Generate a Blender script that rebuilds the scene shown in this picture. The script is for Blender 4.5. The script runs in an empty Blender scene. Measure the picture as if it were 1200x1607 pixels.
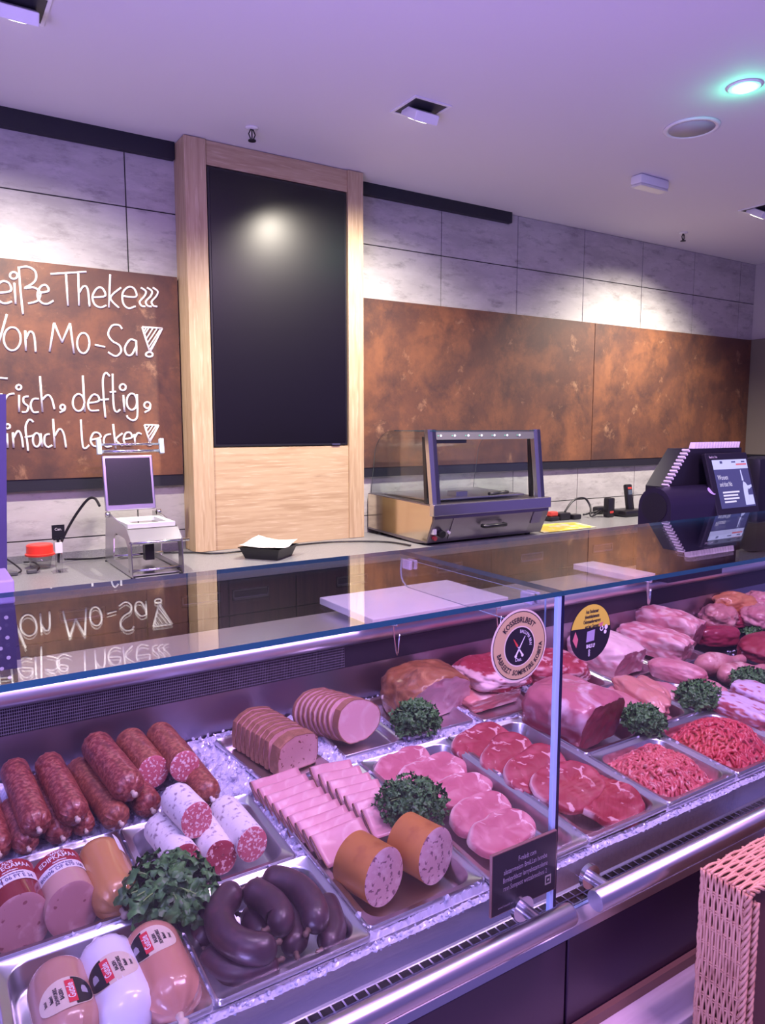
import bpy, bmesh, math, random
import numpy as np
from mathutils import Vector, Matrix, noise
from math import sin, cos, pi, radians, atan2, sqrt

random.seed(7)
SC = bpy.context.scene
COL = SC.collection

# ------------------------------------------------------------------ camera
CAM_H, FPX, YAW, PITCH = 1.522, 1155.0, radians(32.6), radians(6.6)
cam_d = bpy.data.cameras.new('camera')
cam = bpy.data.objects.new('camera', cam_d)
COL.objects.link(cam)
cam.location = (0, 0, CAM_H)
cam.rotation_euler = (pi/2 - PITCH, 0, -YAW)
cam_d.sensor_fit = 'HORIZONTAL'
cam_d.sensor_width = 36.0
cam_d.lens = FPX * 36.0 / 1200.0
cam_d.clip_start = 0.02
SC.camera = cam

# ------------------------------------------------------------------ exposure
SC.view_settings.view_transform = 'Standard'
SC.view_settings.look = 'None'
SC.view_settings.exposure = 0.0
SC.view_settings.gamma = 1.0
SC.view_settings.use_curve_mapping = False

# ------------------------------------------------------------------ world
W = bpy.data.worlds.new('world')
SC.world = W
W.use_nodes = True
W.node_tree.nodes['Background'].inputs[0].default_value = (0.38, 0.27, 1.0, 1)
W.node_tree.nodes['Background'].inputs[1].default_value = 0.46

# ------------------------------------------------------------------ lights
def area(name, loc, size, col, power, target=None, spread=180):
    d = bpy.data.lights.new(name, 'AREA')
    d.shape = 'RECTANGLE'; d.size, d.size_y = size
    d.color = col; d.energy = power; d.spread = radians(spread)
    o = bpy.data.objects.new(name, d); COL.objects.link(o)
    o.location = loc
    t = Vector(target) if target else Vector((loc[0], loc[1], 0))
    o.rotation_euler = (t - Vector(loc)).to_track_quat('-Z', 'Y').to_euler()
    return o

def spot(name, loc, target, col, power, angle, blend=0.6, r=0.04):
    d = bpy.data.lights.new(name, 'SPOT')
    d.color = col; d.energy = power; d.spot_size = radians(angle); d.spot_blend = blend
    d.shadow_soft_size = r
    o = bpy.data.objects.new(name, d); COL.objects.link(o)
    o.location = loc
    o.rotation_euler = (Vector(target) - Vector(loc)).to_track_quat('-Z', 'Y').to_euler()
    return o

PINK = (0.92, 0.58, 1.0)
WARM = (1.0, 0.90, 0.76)
# luminaires over the display case (violet-pink meat lighting of the shop)
area('display_light', (0.75, 0.95, 2.86), (0.9, 0.16), PINK, 18)
area('display_light', (2.1, 0.95, 2.86), (0.9, 0.16), PINK, 18)
area('aisle_light', (1.5, 0.0, 2.86), (0.5, 0.5), (0.88, 0.46, 1.0), 60)
area('aisle_light', (-0.9, -0.5, 2.86), (0.5, 0.5), (0.72, 0.5, 1.0), 16)
area('added_ceiling_uplight', (-1.5, -0.1, 0.6), (0.8, 2.0), (0.44, 0.33, 1.0), 165, (-0.2, 0.2, 2.9), 130)  # added uplight without a real fixture, brightens the ceiling in violet
# warm white wall spots
spot('wall_spot', (1.936, 2.723, 2.80), (2.15, 3.52, 0.90), WARM, 310, 124, 1.0)
spot('wall_spot', (0.377, 2.783, 2.80), (0.40, 3.52, 0.90), WARM, 225, 122, 1.0)
spot('wall_spot', (4.564, 2.771, 2.80), (4.4, 3.52, 0.90), WARM, 360, 124, 1.0)
spot('green_spot', (2.909, 1.854, 2.84), (2.7, 2.4, 0.9), (0.15, 1.0, 0.55), 12, 70)
_d = bpy.data.lights.new('green_glow', 'POINT'); _d.color = (0.1, 1.0, 0.5); _d.energy = 1.2; _d.shadow_soft_size = 0.02
_o = bpy.data.objects.new('green_glow', _d); COL.objects.link(_o); _o.location = (2.909, 1.854, 2.835)

# ------------------------------------------------------------------ geometry of the sight lines (used only to read real positions off known planes)
_fw = Vector((sin(YAW)*cos(PITCH), cos(YAW)*cos(PITCH), -sin(PITCH)))
_rt = Vector((cos(YAW), -sin(YAW), 0))
_dn = -(_rt.cross(_fw))
def ray(x, y): return _fw + _rt*((x-600)/FPX) + _dn*((y-803.5)/FPX)
CP = Vector((0, 0, CAM_H))
def on_z(x, y, z):
    d = ray(x, y); return CP + d*((z-CAM_H)/d.z)
def on_y(x, y, Y):
    d = ray(x, y); return CP + d*(Y/d.y)
DY, DZ, DA = 0.895, 0.75, radians(5)          # display deck: rises 5 degrees towards the back
DM = Matrix.Translation((0, DY, DZ)) @ Matrix.Rotation(DA, 4, 'X')
DMI = DM.inverted()
def dk(x, y, h=0.0):                           # point of the deck plane (u, v, h) seen at x, y
    d = ray(x, y); o = DMI @ CP; dd = DMI.to_3x3() @ d
    return o + dd*((h-o.z)/dd.z)

# ------------------------------------------------------------------ materials
MATS = {}
def mat(name, col, rough=0.5, metal=0.0, **k):
    """k: col2, scale, contrast=(lo,hi), kind ('noise','voronoi'), stretch, bump, bscale, coat, attr (fat colour), spec, emit, sss"""
    if name in MATS: return MATS[name]
    m = bpy.data.materials.new(name); m.use_nodes = True
    nt = m.node_tree; N = nt.nodes; L = nt.links
    b = N['Principled BSDF']
    b.inputs['Base Color'].default_value = (*col, 1)
    b.inputs['Roughness'].default_value = rough
    b.inputs['Metallic'].default_value = metal
    if 'spec' in k: b.inputs['Specular IOR Level'].default_value = k['spec']
    if 'coat' in k:
        b.inputs['Coat Weight'].default_value = k['coat']; b.inputs['Coat Roughness'].default_value = k.get('crough', 0.15)
    if 'emit' in k:
        b.inputs['Emission Color'].default_value = (*k['emit'], 1); b.inputs['Emission Strength'].default_value = k.get('estr', 1.0)
    if k.get('sss'):
        b.inputs['Subsurface Weight'].default_value = k['sss']; b.inputs['Subsurface Radius'].default_value = (0.01, 0.004, 0.003)
        b.inputs['Subsurface Scale'].default_value = 0.5
    tc = N.new('ShaderNodeTexCoord')
    mp = N.new('ShaderNodeMapping'); L.new(tc.outputs['Object'], mp.inputs[0])
    mp.inputs['Scale'].default_value = k.get('stretch', (1, 1, 1))
    cur = None
    def mix(a, fac, c2):
        x = N.new('ShaderNodeMix'); x.data_type = 'RGBA'
        L.new(fac, x.inputs[0])
        if a is None: x.inputs[6].default_value = (*col, 1)
        else: L.new(a, x.inputs[6])
        x.inputs[7].default_value = (*c2, 1)
        return x.outputs[2]
    def tex(kind, scale, lo, hi, detail=4, dist=0.0):
        if kind == 'voronoi':
            t = N.new('ShaderNodeTexVoronoi'); t.inputs['Scale'].default_value = scale; out = t.outputs['Distance']
        elif kind == 'wave':
            t = N.new('ShaderNodeTexWave'); t.inputs['Scale'].default_value = scale; t.inputs['Distortion'].default_value = dist or 6
            t.inputs['Detail'].default_value = 3; out = t.outputs[0]
        else:
            t = N.new('ShaderNodeTexNoise'); t.inputs['Scale'].default_value = scale; t.inputs['Detail'].default_value = detail
            t.inputs['Distortion'].default_value = dist; t.inputs['Roughness'].default_value = 0.70 if detail >= 8 else 0.5; out = t.outputs[0]
        L.new(mp.outputs[0], t.inputs['Vector'])
        r = N.new('ShaderNodeMapRange'); r.inputs[1].default_value = lo; r.inputs[2].default_value = hi
        L.new(out, r.inputs[0]); return r.outputs[0]
    for (c2, kind, scale, lo, hi, *rest) in k.get('layers', []):
        cur = mix(cur, tex(kind, scale, lo, hi, *rest), c2)
    if 'attr' in k:
        a = N.new('ShaderNodeAttribute'); a.attribute_name = 'fat'
        cur = mix(cur, a.outputs['Fac'], k['attr'])
    if cur is not None: L.new(cur, b.inputs['Base Color'])
    if 'bump' in k:
        t = N.new('ShaderNodeTexNoise'); t.inputs['Scale'].default_value = k.get('bscale', 60); t.inputs['Detail'].default_value = 4
        L.new(mp.outputs[0], t.inputs['Vector'])
        bu = N.new('ShaderNodeBump'); bu.inputs['Strength'].default_value = k['bump']; bu.inputs['Distance'].default_value = k.get('bdist', 0.003)
        L.new(t.outputs[0], bu.inputs['Height']); L.new(bu.outputs[0], b.inputs['Normal'])
    MATS[name] = m
    return m

def glass_mat(name, tint, rough=0.0):
    """thin clear pane: Schlick reflection over a tinted see-through layer"""
    m = bpy.data.materials.new(name); m.use_nodes = True
    nt = m.node_tree; N = nt.nodes; L = nt.links
    for n in list(N): N.remove(n)
    out = N.new('ShaderNodeOutputMaterial'); mx = N.new('ShaderNodeMixShader')
    tr = N.new('ShaderNodeBsdfTransparent'); tr.inputs[0].default_value = (*tint, 1)
    gl = N.new('ShaderNodeBsdfGlossy'); gl.inputs['Roughness'].default_value = rough
    g = N.new('ShaderNodeNewGeometry')
    dp = N.new('ShaderNodeVectorMath'); dp.operation = 'DOT_PRODUCT'
    L.new(g.outputs['Incoming'], dp.inputs[0]); L.new(g.outputs['Normal'], dp.inputs[1])
    def mth(op, a, b=None):
        x = N.new('ShaderNodeMath'); x.operation = op
        for i, v in enumerate((a, b)):
            if v is None: continue
            if isinstance(v, (int, float)): x.inputs[i].default_value = v
            else: L.new(v, x.inputs[i])
        return x.outputs[0]
    c = mth('ABSOLUTE', dp.outputs['Value'])
    p = mth('POWER', mth('SUBTRACT', 1.0, c), 5.0)
    f = mth('ADD', mth('MULTIPLY', p, 0.96), 0.04)
    L.new(f, mx.inputs[0]); L.new(tr.outputs[0], mx.inputs[1]); L.new(gl.outputs[0], mx.inputs[2])
    L.new(mx.outputs[0], out.inputs[0])
    MATS[name] = m
    return m

STEEL = mat('brushed_steel', (0.62, 0.60, 0.64), 0.28, 1.0, bump=0.04, bscale=220, stretch=(0.06, 1, 1))
STEEL_TRAY = mat('tray_steel', (0.70, 0.69, 0.73), 0.28, 1.0)
STEEL_DARK = mat('dark_steel', (0.22, 0.21, 0.24), 0.30, 1.0)
CHROME = mat('chrome', (0.8, 0.8, 0.82), 0.12, 1.0)
BLACK = mat('black_plastic', (0.012, 0.011, 0.016), 0.35)
BLACKM = mat('black_matt', (0.010, 0.010, 0.012), 0.7)
WHITE_PL = mat('white_plastic', (0.75, 0.73, 0.78), 0.4)
GLASS = glass_mat('clear_glass', (0.95, 0.975, 0.97))
GLASS_EDGE = mat('glass_edge', (0.015, 0.07, 0.10), 0.15, coat=0.2)
GLASS_EDGE2 = mat('polished_glass_edge', (0.35, 0.50, 0.72), 0.12, coat=1.0)
CHALK = mat('chalk_white', (0.86, 0.85, 0.83), 0.8)
INKW = mat('white_print', (0.75, 0.72, 0.72), 0.6)
INKG = mat('grey_print', (0.32, 0.28, 0.33), 0.6)
INKK = mat('black_print', (0.02, 0.015, 0.02), 0.5)
WOOD = mat('oak_wood', (0.50, 0.36, 0.22), 0.5, stretch=(14, 14, 0.9),
           layers=[((0.38, 0.25, 0.14), 'noise', 4.0, 0.45, 0.75), ((0.62, 0.48, 0.32), 'noise', 9.0, 0.55, 0.75), ((0.22, 0.13, 0.07), 'noise', 2.2, 0.68, 0.78)],
           bump=0.1, bscale=20)
WOOD_H = mat('oak_wood_cross', (0.50, 0.36, 0.22), 0.5, stretch=(0.9, 14, 14),
             layers=[((0.38, 0.25, 0.14), 'noise', 4.0, 0.45, 0.75), ((0.62, 0.48, 0.32), 'noise', 9.0, 0.55, 0.75), ((0.22, 0.13, 0.07), 'noise', 2.2, 0.68, 0.78)],
             bump=0.1, bscale=20)
WALNUT = mat('dark_walnut', (0.055, 0.028, 0.022), 0.45, stretch=(30, 30, 0.8),
             layers=[((0.020, 0.011, 0.010), 'noise', 2.5, 0.4, 0.65), ((0.11, 0.06, 0.045), 'noise', 5.0, 0.6, 0.8)])
CONCRETE = mat('concrete_tile', (0.46, 0.44, 0.43), 0.75, stretch=(1, 1, 3.0),
               layers=[((0.33, 0.31, 0.31), 'noise', 2.0, 0.40, 0.75), ((0.54, 0.52, 0.51), 'noise', 5.0, 0.45, 0.75, 8), ((0.22, 0.205, 0.205), 'noise', 7.0, 0.53, 0.74, 15)],
               bump=0.1, bscale=40)
RUST = mat('rust_panel', (0.125, 0.052, 0.032), 0.55,
           layers=[((0.060, 0.030, 0.026), 'noise', 1.3, 0.40, 0.62, 12, 0.3), ((0.24, 0.095, 0.042), 'noise', 2.0, 0.46, 0.70, 15, 0.3), ((0.05, 0.026, 0.023), 'noise', 5, 0.50, 0.75, 15, 0.2), ((0.40, 0.22, 0.12), 'noise', 7, 0.60, 0.78, 15, 0.3)],
           bump=0.12, bscale=50)
CEIL = mat('ceiling_paint', (0.68, 0.65, 0.72), 0.8)
WORKTOP = mat('grey_worktop', (0.20, 0.20, 0.21), 0.35, layers=[((0.36, 0.36, 0.37), 'noise', 260, 0.55, 0.7), ((0.08, 0.08, 0.09), 'noise', 180, 0.6, 0.75)])
PANEL = mat('dark_front_panel', (0.028, 0.013, 0.030), 0.3)
BOARD_PE = mat('white_board', (0.84, 0.83, 0.88), 0.45)

# ------------------------------------------------------------------ mesh helpers
def new_obj(name, verts, faces, mats, parent=None, smooth=False, midx=None, fat=None):
    me = bpy.data.meshes.new(name)
    me.from_pydata([tuple(v) for v in verts], [], faces)
    for m in (mats if isinstance(mats, (list, tuple)) else [mats]): me.materials.append(m)
    if midx is not None: me.polygons.foreach_set('material_index', midx)
    if smooth: me.polygons.foreach_set('use_smooth', [True]*len(me.polygons))
    if fat is not None:
        a = me.attributes.new('fat', 'FLOAT', 'POINT'); a.data.foreach_set('value', [float(x) for x in fat])
    me.update()
    o = bpy.data.objects.new(name, me); COL.objects.link(o)
    if parent is not None: o.parent = parent
    return o

class MB:
    """collects shapes for ONE mesh"""
    def __init__(s): s.v = []; s.f = []; s.m = []; s.fat = []
    def add(s, v, f, mi=0):
        n = len(s.v); s.v += [Vector(x) for x in v]; s.f += [tuple(i+n for i in q) for q in f]; s.m += [mi]*len(f); return s
    def box(s, a, b, mi=0, bev=0.0, M=None):
        if bev > 0:
            bm = bmesh.new(); bmesh.ops.create_cube(bm, size=1)
            for v in bm.verts:
                v.co = Vector([(a[i]+b[i])/2 + v.co[i]*(b[i]-a[i]) for i in range(3)])
            bmesh.ops.bevel(bm, geom=bm.edges[:], offset=bev, segments=2, affect='EDGES', profile=0.5)
            bm.verts.ensure_lookup_table()
            vs = [v.co.copy() for v in bm.verts]; fs = [[v.index for v in f.verts] for f in bm.faces]; bm.free()
        else:
            vs = [Vector((x, y, z)) for z in (a[2], b[2]) for y in (a[1], b[1]) for x in (a[0], b[0])]
            fs = [(0, 2, 3, 1), (4, 5, 7, 6), (0, 1, 5, 4), (2, 6, 7, 3), (0, 4, 6, 2), (1, 3, 7, 5)]
        if M is not None: vs = [M @ v for v in vs]
        return s.add(vs, fs, mi)
    def tube(s, pts, r, n=8, mi=0, caps=True, closed=False):
        pts = [Vector(p) for p in pts]; K = len(pts)
        rr = r if isinstance(r, (list, tuple)) else [r]*K
        vs, fs = [], []; prev = None
        for i, p in enumerate(pts):
            if closed: t = (pts[(i+1) % K]-pts[i-1]).normalized()
            else: t = (pts[min(i+1, K-1)]-pts[max(i-1, 0)]).normalized()
            if prev is None:
                up = Vector((0, 0, 1)) if abs(t.z) < 0.9 else Vector((1, 0, 0))
                a = t.cross(up).normalized()
            else:
                a = (prev - t*prev.dot(t)).normalized()
            prev = a; bb = t.cross(a)
            for j in range(n):
                q = 2*pi*j/n; vs.append(p + (a*cos(q)+bb*sin(q))*rr[i])
        R = K if closed else K-1
        for i in range(R):
            for j in range(n):
                i2 = (i+1) % K
                fs.append((i*n+j, i*n+(j+1) % n, i2*n+(j+1) % n, i2*n+j))
        if caps and not closed:
            fs.append(tuple(range(n-1, -1, -1))); fs.append(tuple((K-1)*n+j for j in range(n)))
        return s.add(vs, fs, mi)
    def lathe(s, prof, n=24, mi=0, M=None):
        vs, fs = [], []
        for (r, z) in prof:
            for j in range(n): vs.append(Vector((r*cos(2*pi*j/n), r*sin(2*pi*j/n), z)))
        for i in range(len(prof)-1):
            for j in range(n): fs.append((i*n+j, i*n+(j+1) % n, (i+1)*n+(j+1) % n, (i+1)*n+j))
        if prof[0][0] > 1e-6: fs.append(tuple(range(n-1, -1, -1)))
        if prof[-1][0] > 1e-6: fs.append(tuple((len(prof)-1)*n+j for j in range(n)))
        if M is not None: vs = [M @ v for v in vs]
        return s.add(vs, fs, mi)
    def prism(s, poly, axis, a, b, mi=0):
        """closed 2-D outline extruded along an axis ('x': poly is (y,z); 'y': (x,z); 'z': (x,y))"""
        def P(q, w): return {'x': (w, q[0], q[1]), 'y': (q[0], w, q[1]), 'z': (q[0], q[1], w)}[axis]
        n = len(poly); vs = [P(q, a) for q in poly]+[P(q, b) for q in poly]
        fs = [tuple(range(n)), tuple(range(2*n-1, n-1, -1))]+[(i, i+n, (i+1) % n+n, (i+1) % n) for i in range(n)]
        return s.add(vs, fs, mi)
    def build(s, name, mats, parent=None, smooth=False, local=None):
        vs = s.v
        if local is not None: vs = [local @ v for v in vs]
        elif parent is not None:
            o = parent; loc = Vector((0, 0, 0))
            M = world_of(parent).inverted(); vs = [M @ v for v in vs]
        o = new_obj(name, vs, s.f, mats, parent, smooth, s.m)
        bm = bmesh.new(); bm.from_mesh(o.data); bmesh.ops.recalc_face_normals(bm, faces=bm.faces[:]); bm.to_mesh(o.data); bm.free()
        return o

def world_of(o):
    M = o.matrix_basis.copy()
    while o.parent is not None:
        o = o.parent; M = o.matrix_basis @ M
    return M

def tag(o, label=None, cat=None, group=None, kind=None):
    if label: o['label'] = label
    if cat: o['category'] = cat
    if group: o['group'] = group
    if kind: o['kind'] = kind
    return o
def thing(name, label, cat, loc=(0, 0, 0), group=None, M=None):
    o = bpy.data.objects.new(name, None); COL.objects.link(o)
    o.empty_display_size = 0.02
    o.matrix_basis = M if M is not None else Matrix.Translation(loc)
    return tag(o, label, cat, group)
def smooth_by_angle(o, deg=35):
    me = o.data
    me.polygons.foreach_set('use_smooth', [True]*len(me.polygons))
    bm = bmesh.new(); bm.from_mesh(me)
    for e in bm.edges:
        e.smooth = not (len(e.link_faces) == 2 and e.calc_face_angle(0) > radians(deg))
    bm.to_mesh(me); bm.free()
    return o
def spline(pts, n=8, closed=False):
    pts = [Vector(p) for p in pts]; K = len(pts); out = []
    if K < 3: return pts
    R = K if closed else K-1
    for i in range(R):
        if closed: p0, p1, p2, p3 = pts[i-1], pts[i], pts[(i+1) % K], pts[(i+2) % K]
        else: p0, p1, p2, p3 = pts[max(i-1, 0)], pts[i], pts[i+1], pts[min(i+2, K-1)]
        for j in range(n):
            t = j/n
            out.append(0.5*((2*p1)+(p2-p0)*t+(2*p0-5*p1+4*p2-p3)*t*t+(3*p1-p0-3*p2+p3)*t**3))
    if not closed: out.append(pts[-1])
    return out
def text_verts(body, size, sx=1.0, align='CENTER', bold=0.0, space=1.0):
    cu = bpy.data.curves.new('t', 'FONT'); cu.body = body; cu.size = size; cu.align_x = align; cu.align_y = 'CENTER'
    cu.offset = bold; cu.resolution_u = 2; cu.space_character = space
    o = bpy.data.objects.new('t', cu); COL.objects.link(o)
    dg = bpy.context.evaluated_depsgraph_get()
    me = bpy.data.meshes.new_from_object(o.evaluated_get(dg))
    vs = [(v.co.x*sx, v.co.y) for v in me.vertices]; fs = [tuple(p.vertices) for p in me.polygons]
    bpy.data.objects.remove(o); bpy.data.curves.remove(cu); bpy.data.meshes.remove(me)
    return vs, fs

# ================================================================== THE SETTING
def structure(name, mb, mats, smooth=False):
    o = mb.build(name, mats, None, smooth); o['kind'] = 'structure'; return o
YW = 3.70                                                  # back wall
ZC = 2.88
# concrete tiles of the back wall (joints are real gaps in front of a dark backing)
mb = MB()
xs = [0.93+0.62*k for k in range(-4, 10)]
rows = [(0.0, 0.35), (0.35, 0.68), (0.68, 1.0), (1.0, 1.32), (1.32, 1.62), (1.62, 1.93), (1.93, 2.235), (2.235, 2.554), (2.554, ZC)]
for z0, z1 in rows:
    for a, b in zip(xs, xs[1:]):
        mb.box((a+0.003, YW, z0+0.003), (b-0.003, YW+0.02, z1-0.003))
mb.box((-1.6, YW+0.006, 0), (6.4, YW+0.05, ZC), 1)
structure('wall_back', mb, [CONCRETE, BLACKM])
mb = MB(); mb.box((-2.2, -1.3, ZC), (6.6, YW+0.05, ZC+0.05)); structure('ceiling', mb, CEIL)
mb = MB(); mb.box((-3.0, -3.5, -0.05), (8, YW+0.05, 0)); structure('floor', mb, mat('floor_tile', (0.30, 0.27, 0.30), 0.4))
GREIGE = mat('taupe_paint', (0.17, 0.145, 0.125), 0.6)
mb = MB(); mb.box((6.10, 2.0, 0), (6.2, YW-0.001, ZC)); structure('wall_right', mb, mat('side_wall_paint', (0.5, 0.47, 0.48), 0.7))
mb = MB(); mb.box((-1.7, 0.9, 0), (-1.6, YW, ZC)); structure('wall_left', mb, CONCRETE)
# dark shadow-gap trims
TRIM = mat('dark_trim', (0.012, 0.012, 0.022), 0.5)
mb = MB(); mb.box((-1.55, YW-0.035, 2.80), (1.158, YW, ZC)); structure('trim_1', mb, TRIM)
mb = MB(); mb.box((2.142, YW-0.035, 2.815), (3.326, YW, ZC)); structure('trim_2', mb, TRIM)

# ================================================================== RUST PANELS ON THE WALL
PB, PT, YP = 1.285, 2.25, YW-0.03
def rust_panel(x0, x1, label):
    t = thing('wall_panel', label, 'wall panel', ((x0+x1)/2, YW, PB))
    mb = MB(); mb.box((x0+.002, YP, PB), (x1-.002, YW-0.001, PT)); mb.build('panel', RUST, t)
    mb = MB(); mb.box((x0, YP+0.004, PB-0.055), (x1, YW-0.001, PB-0.001)); mb.build('bottom_rail', TRIM, t)
    return t
board = rust_panel(-0.75, 1.155, 'rust brown wall panel with white chalk handwriting, left of the screen')
rust_panel(2.143, 4.13, 'rust brown wall panel directly right of the wooden screen surround, behind the heated case')
rust_panel(4.132, 6.05, 'rust brown wall panel at the far right, behind the black scale')

def cp(x, y): return on_y(x/3.75, 380+y/3.75, YP-0.001)     # chalk strokes lie on the panel face
def ell(cx, cy, rx, ry, a0=0, a1=360, n=14):
    return [(cx+rx*cos(radians(a0+(a1-a0)*i/n)), cy+ry*sin(radians(a0+(a1-a0)*i/n))) for i in range(n+1)]
def chalk(strokes, straight=()):
    mb = MB()
    for s in strokes:
        P = [cp(*q) for q in s]
        if len(P) > 2: P = spline(P, 5)
        mb.tube(P, 0.0050, 6)
    for s in straight: mb.tube([cp(*q) for q in s], 0.0035, 5)
    mb.build('chalk_lettering', CHALK, board, True)
chalk([[(-150, 110), (-145, 355)], [(-72, 120), (-62, 365)], [(-150, 240), (-66, 240)],
       [(-18, 300), (62, 288), (50, 240), (5, 235), (-25, 290), (-5, 345), (30, 362), (70, 350)],
       ell(80, 197, 22, 20), [(84, 240), (92, 365)],
       [(110, 145), (120, 280), (135, 425)], [(108, 152), (160, 145), (205, 170), (212, 215), (190, 245), (145, 272), (200, 268), (237, 300), (222, 345), (165, 362)],
       [(228, 300), (285, 288), (272, 255), (240, 262), (220, 310), (238, 352), (275, 365), (315, 345)],
       [(297, 188), (508, 175)], [(388, 185), (400, 375)],
       [(460, 182), (465, 375)], [(465, 300), (490, 262), (515, 275), (527, 380)],
       [(548, 325), (618, 318), (605, 275), (575, 270), (545, 315), (555, 365), (590, 385), (625, 373)],
       [(648, 190), (641, 385)], [(712, 268), (650, 328), (700, 388)],
       [(722, 318), (800, 322), (790, 275), (755, 265), (722, 300), (725, 360), (755, 390), (797, 378)]]
      + [[(828+d, 268), (858+d, 290), (850+d, 318), (822+d, 350), (832+d, 375), (855+d, 380)] for d in (0, 36, 70)])
chalk([[(-75, 430), (-15, 620)], [(40, 425), (-15, 620)], ell(72, 570, 50, 68), [(148, 520), (152, 640)], [(150, 575), (175, 528), (200, 550), (210, 648)],
       [(318, 475), (292, 645)], [(318, 475), (365, 590)], [(365, 590), (412, 478)], [(412, 478), (435, 655)], ell(490, 595, 36, 60), [(558, 605), (618, 618)],
       [(718, 512), (700, 490), (660, 492), (636, 540), (660, 582), (702, 608), (712, 645), (680, 672), (635, 648)],
       [(800, 582), (765, 575), (735, 620), (745, 662), (775, 662), (802, 610)], [(800, 578), (804, 668)],
       [(836, 500), (955, 508)], [(955, 508), (882, 650)], [(882, 650), (836, 500)], ell(878, 662, 20, 14)],
      [[(875, 505), (850, 545)], [(900, 505), (858, 575)], [(925, 508), (864, 600)], [(942, 515), (872, 625)], [(940, 540), (878, 640)], [(860, 503), (846, 530)]])
chalk([[(-50, 795), (45, 803)], [(-45, 800), (-40, 1000)], [(-45, 900), (15, 897)], [(18, 905), (25, 1000)], [(22, 950), (45, 902), (85, 892)],
       ell(110, 855, 15, 14), [(112, 900), (112, 1000)], [(168, 908), (140, 915), (140, 945), (165, 968), (157, 998), (128, 1000)],
       [(228, 922), (195, 925), (180, 960), (195, 1000), (228, 1000)], [(235, 790), (250, 1000)], [(247, 930), (280, 900), (305, 925), (320, 985)],
       ell(368, 972, 14, 14) + [(378, 990), (350, 1003)], ell(462, 945, 34, 50), [(487, 785), (498, 998)],
       [(518, 948), (580, 936), (575, 905), (545, 900), (518, 945), (530, 990), (582, 990)],
       [(645, 790), (622, 770), (605, 810), (610, 920), (620, 1035)], [(590, 930), (640, 925)], [(662, 775), (668, 960), (685, 1000), (707, 985)], [(645, 885), (682, 880)],
       ell(722, 855, 18, 18), [(725, 900), (732, 1000)], ell(775, 940, 30, 48), [(805, 895), (808, 1020), (785, 1050), (755, 1037), (745, 1020)],
       ell(866, 960, 18, 18) + [(880, 985), (850, 1003)]])
chalk([[(-25, 1160), (15, 1150), (8, 1120), (-15, 1125), (-25, 1165), (-10, 1200), (15, 1205)], ell(45, 1085, 14, 13), [(40, 1125), (46, 1210)],
       [(75, 1120), (80, 1210)], [(78, 1155), (105, 1112), (125, 1140), (136, 1210)], [(196, 1060), (172, 1045), (150, 1090), (160, 1180), (165, 1230)], [(145, 1150), (195, 1140)],
       ell(215, 1165, 22, 40), [(238, 1125), (248, 1205)], [(292, 1130), (265, 1140), (262, 1185), (282, 1207), (307, 1195)],
       [(312, 1040), (322, 1210)], [(320, 1145), (350, 1100), (375, 1130), (388, 1210)], [(475, 1045), (485, 1190), (500, 1215), (525, 1195)],
       [(535, 1165), (590, 1150), (580, 1125), (550, 1125), (533, 1165), (550, 1200), (592, 1200)], [(652, 1130), (620, 1140), (610, 1175), (625, 1205), (657, 1200)],
       [(665, 1070), (680, 1215)], [(720, 1125), (682, 1163), (720, 1200)], [(730, 1160), (776, 1150), (765, 1122), (740, 1125), (727, 1160), (740, 1192), (776, 1190)],
       [(790, 1130), (795, 1190)], [(793, 1152), (810, 1125), (832, 1130)], [(850, 1075), (932, 1078)], [(932, 1078), (880, 1180)], [(880, 1180), (850, 1075)], ell(880, 1190, 12, 6)],
      [[(880, 1078), (858, 1105)], [(900, 1078), (866, 1130)], [(918, 1080), (873, 1150)], [(925, 1092), (879, 1168)]])

# ================================================================== SCREEN SURROUND AND SCREEN
t = thing('screen_surround', 'tall oak surround standing on the worktop and framing the black screen', 'wall cladding', (1.65, YW, 0.9))
YF = 3.55
X0, X1, TX0, TX1, TZ0, TZ1 = 1.163, 2.14, 1.268, 2.045, 1.42, 2.765
mb = MB(); mb.box((X0, YF-0.012, 0.901), (TX0, YW-0.001, ZC-0.004), bev=0.002); mb.build('post', WOOD, t)
mb = MB(); mb.box((TX1, YF-0.012, 0.901), (X1, YW-0.001, ZC-0.004), bev=0.002); mb.build('post', WOOD, t)
mb = MB(); mb.box((TX0, YF, TZ1), (TX1, YW-0.001, ZC-0.004)); mb.build('top_panel', WOOD_H, t)
mb = MB(); mb.box((TX0, YF, 0.901), (TX1, YW-0.001, TZ0-0.002)); mb.build('lower_panel', WOOD_H, t)
mb = MB(); mb.box((TX0, YF+0.08, TZ0), (TX1, YW-0.001, TZ1)); mb.build('back_panel', BLACKM, t)
t = thing('display_screen', 'tall black switched-off screen set in the oak surround', 'screen', (1.65, 3.6, TZ0))
mb = MB(); mb.box((TX0+0.006, YF-0.004, TZ0+0.002), (TX1-0.006, YF+0.06, TZ1-0.006), bev=0.004)
mb.build('bezel', BLACK, t)
SCREEN = mat('screen_glass', (0.004, 0.003, 0.006), 0.28, spec=0.5)
mb = MB(); mb.box((TX0+0.018, YF-0.0065, TZ0+0.018), (TX1-0.018, YF-0.003, TZ1-0.018)); mb.build('panel', SCREEN, t)
mb = MB(); mb.box((1.94, YF-0.008, TZ0+0.004), (1.99, YF-0.003, TZ0+0.012)); mb.build('status_light_strip', STEEL, t)

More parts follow.
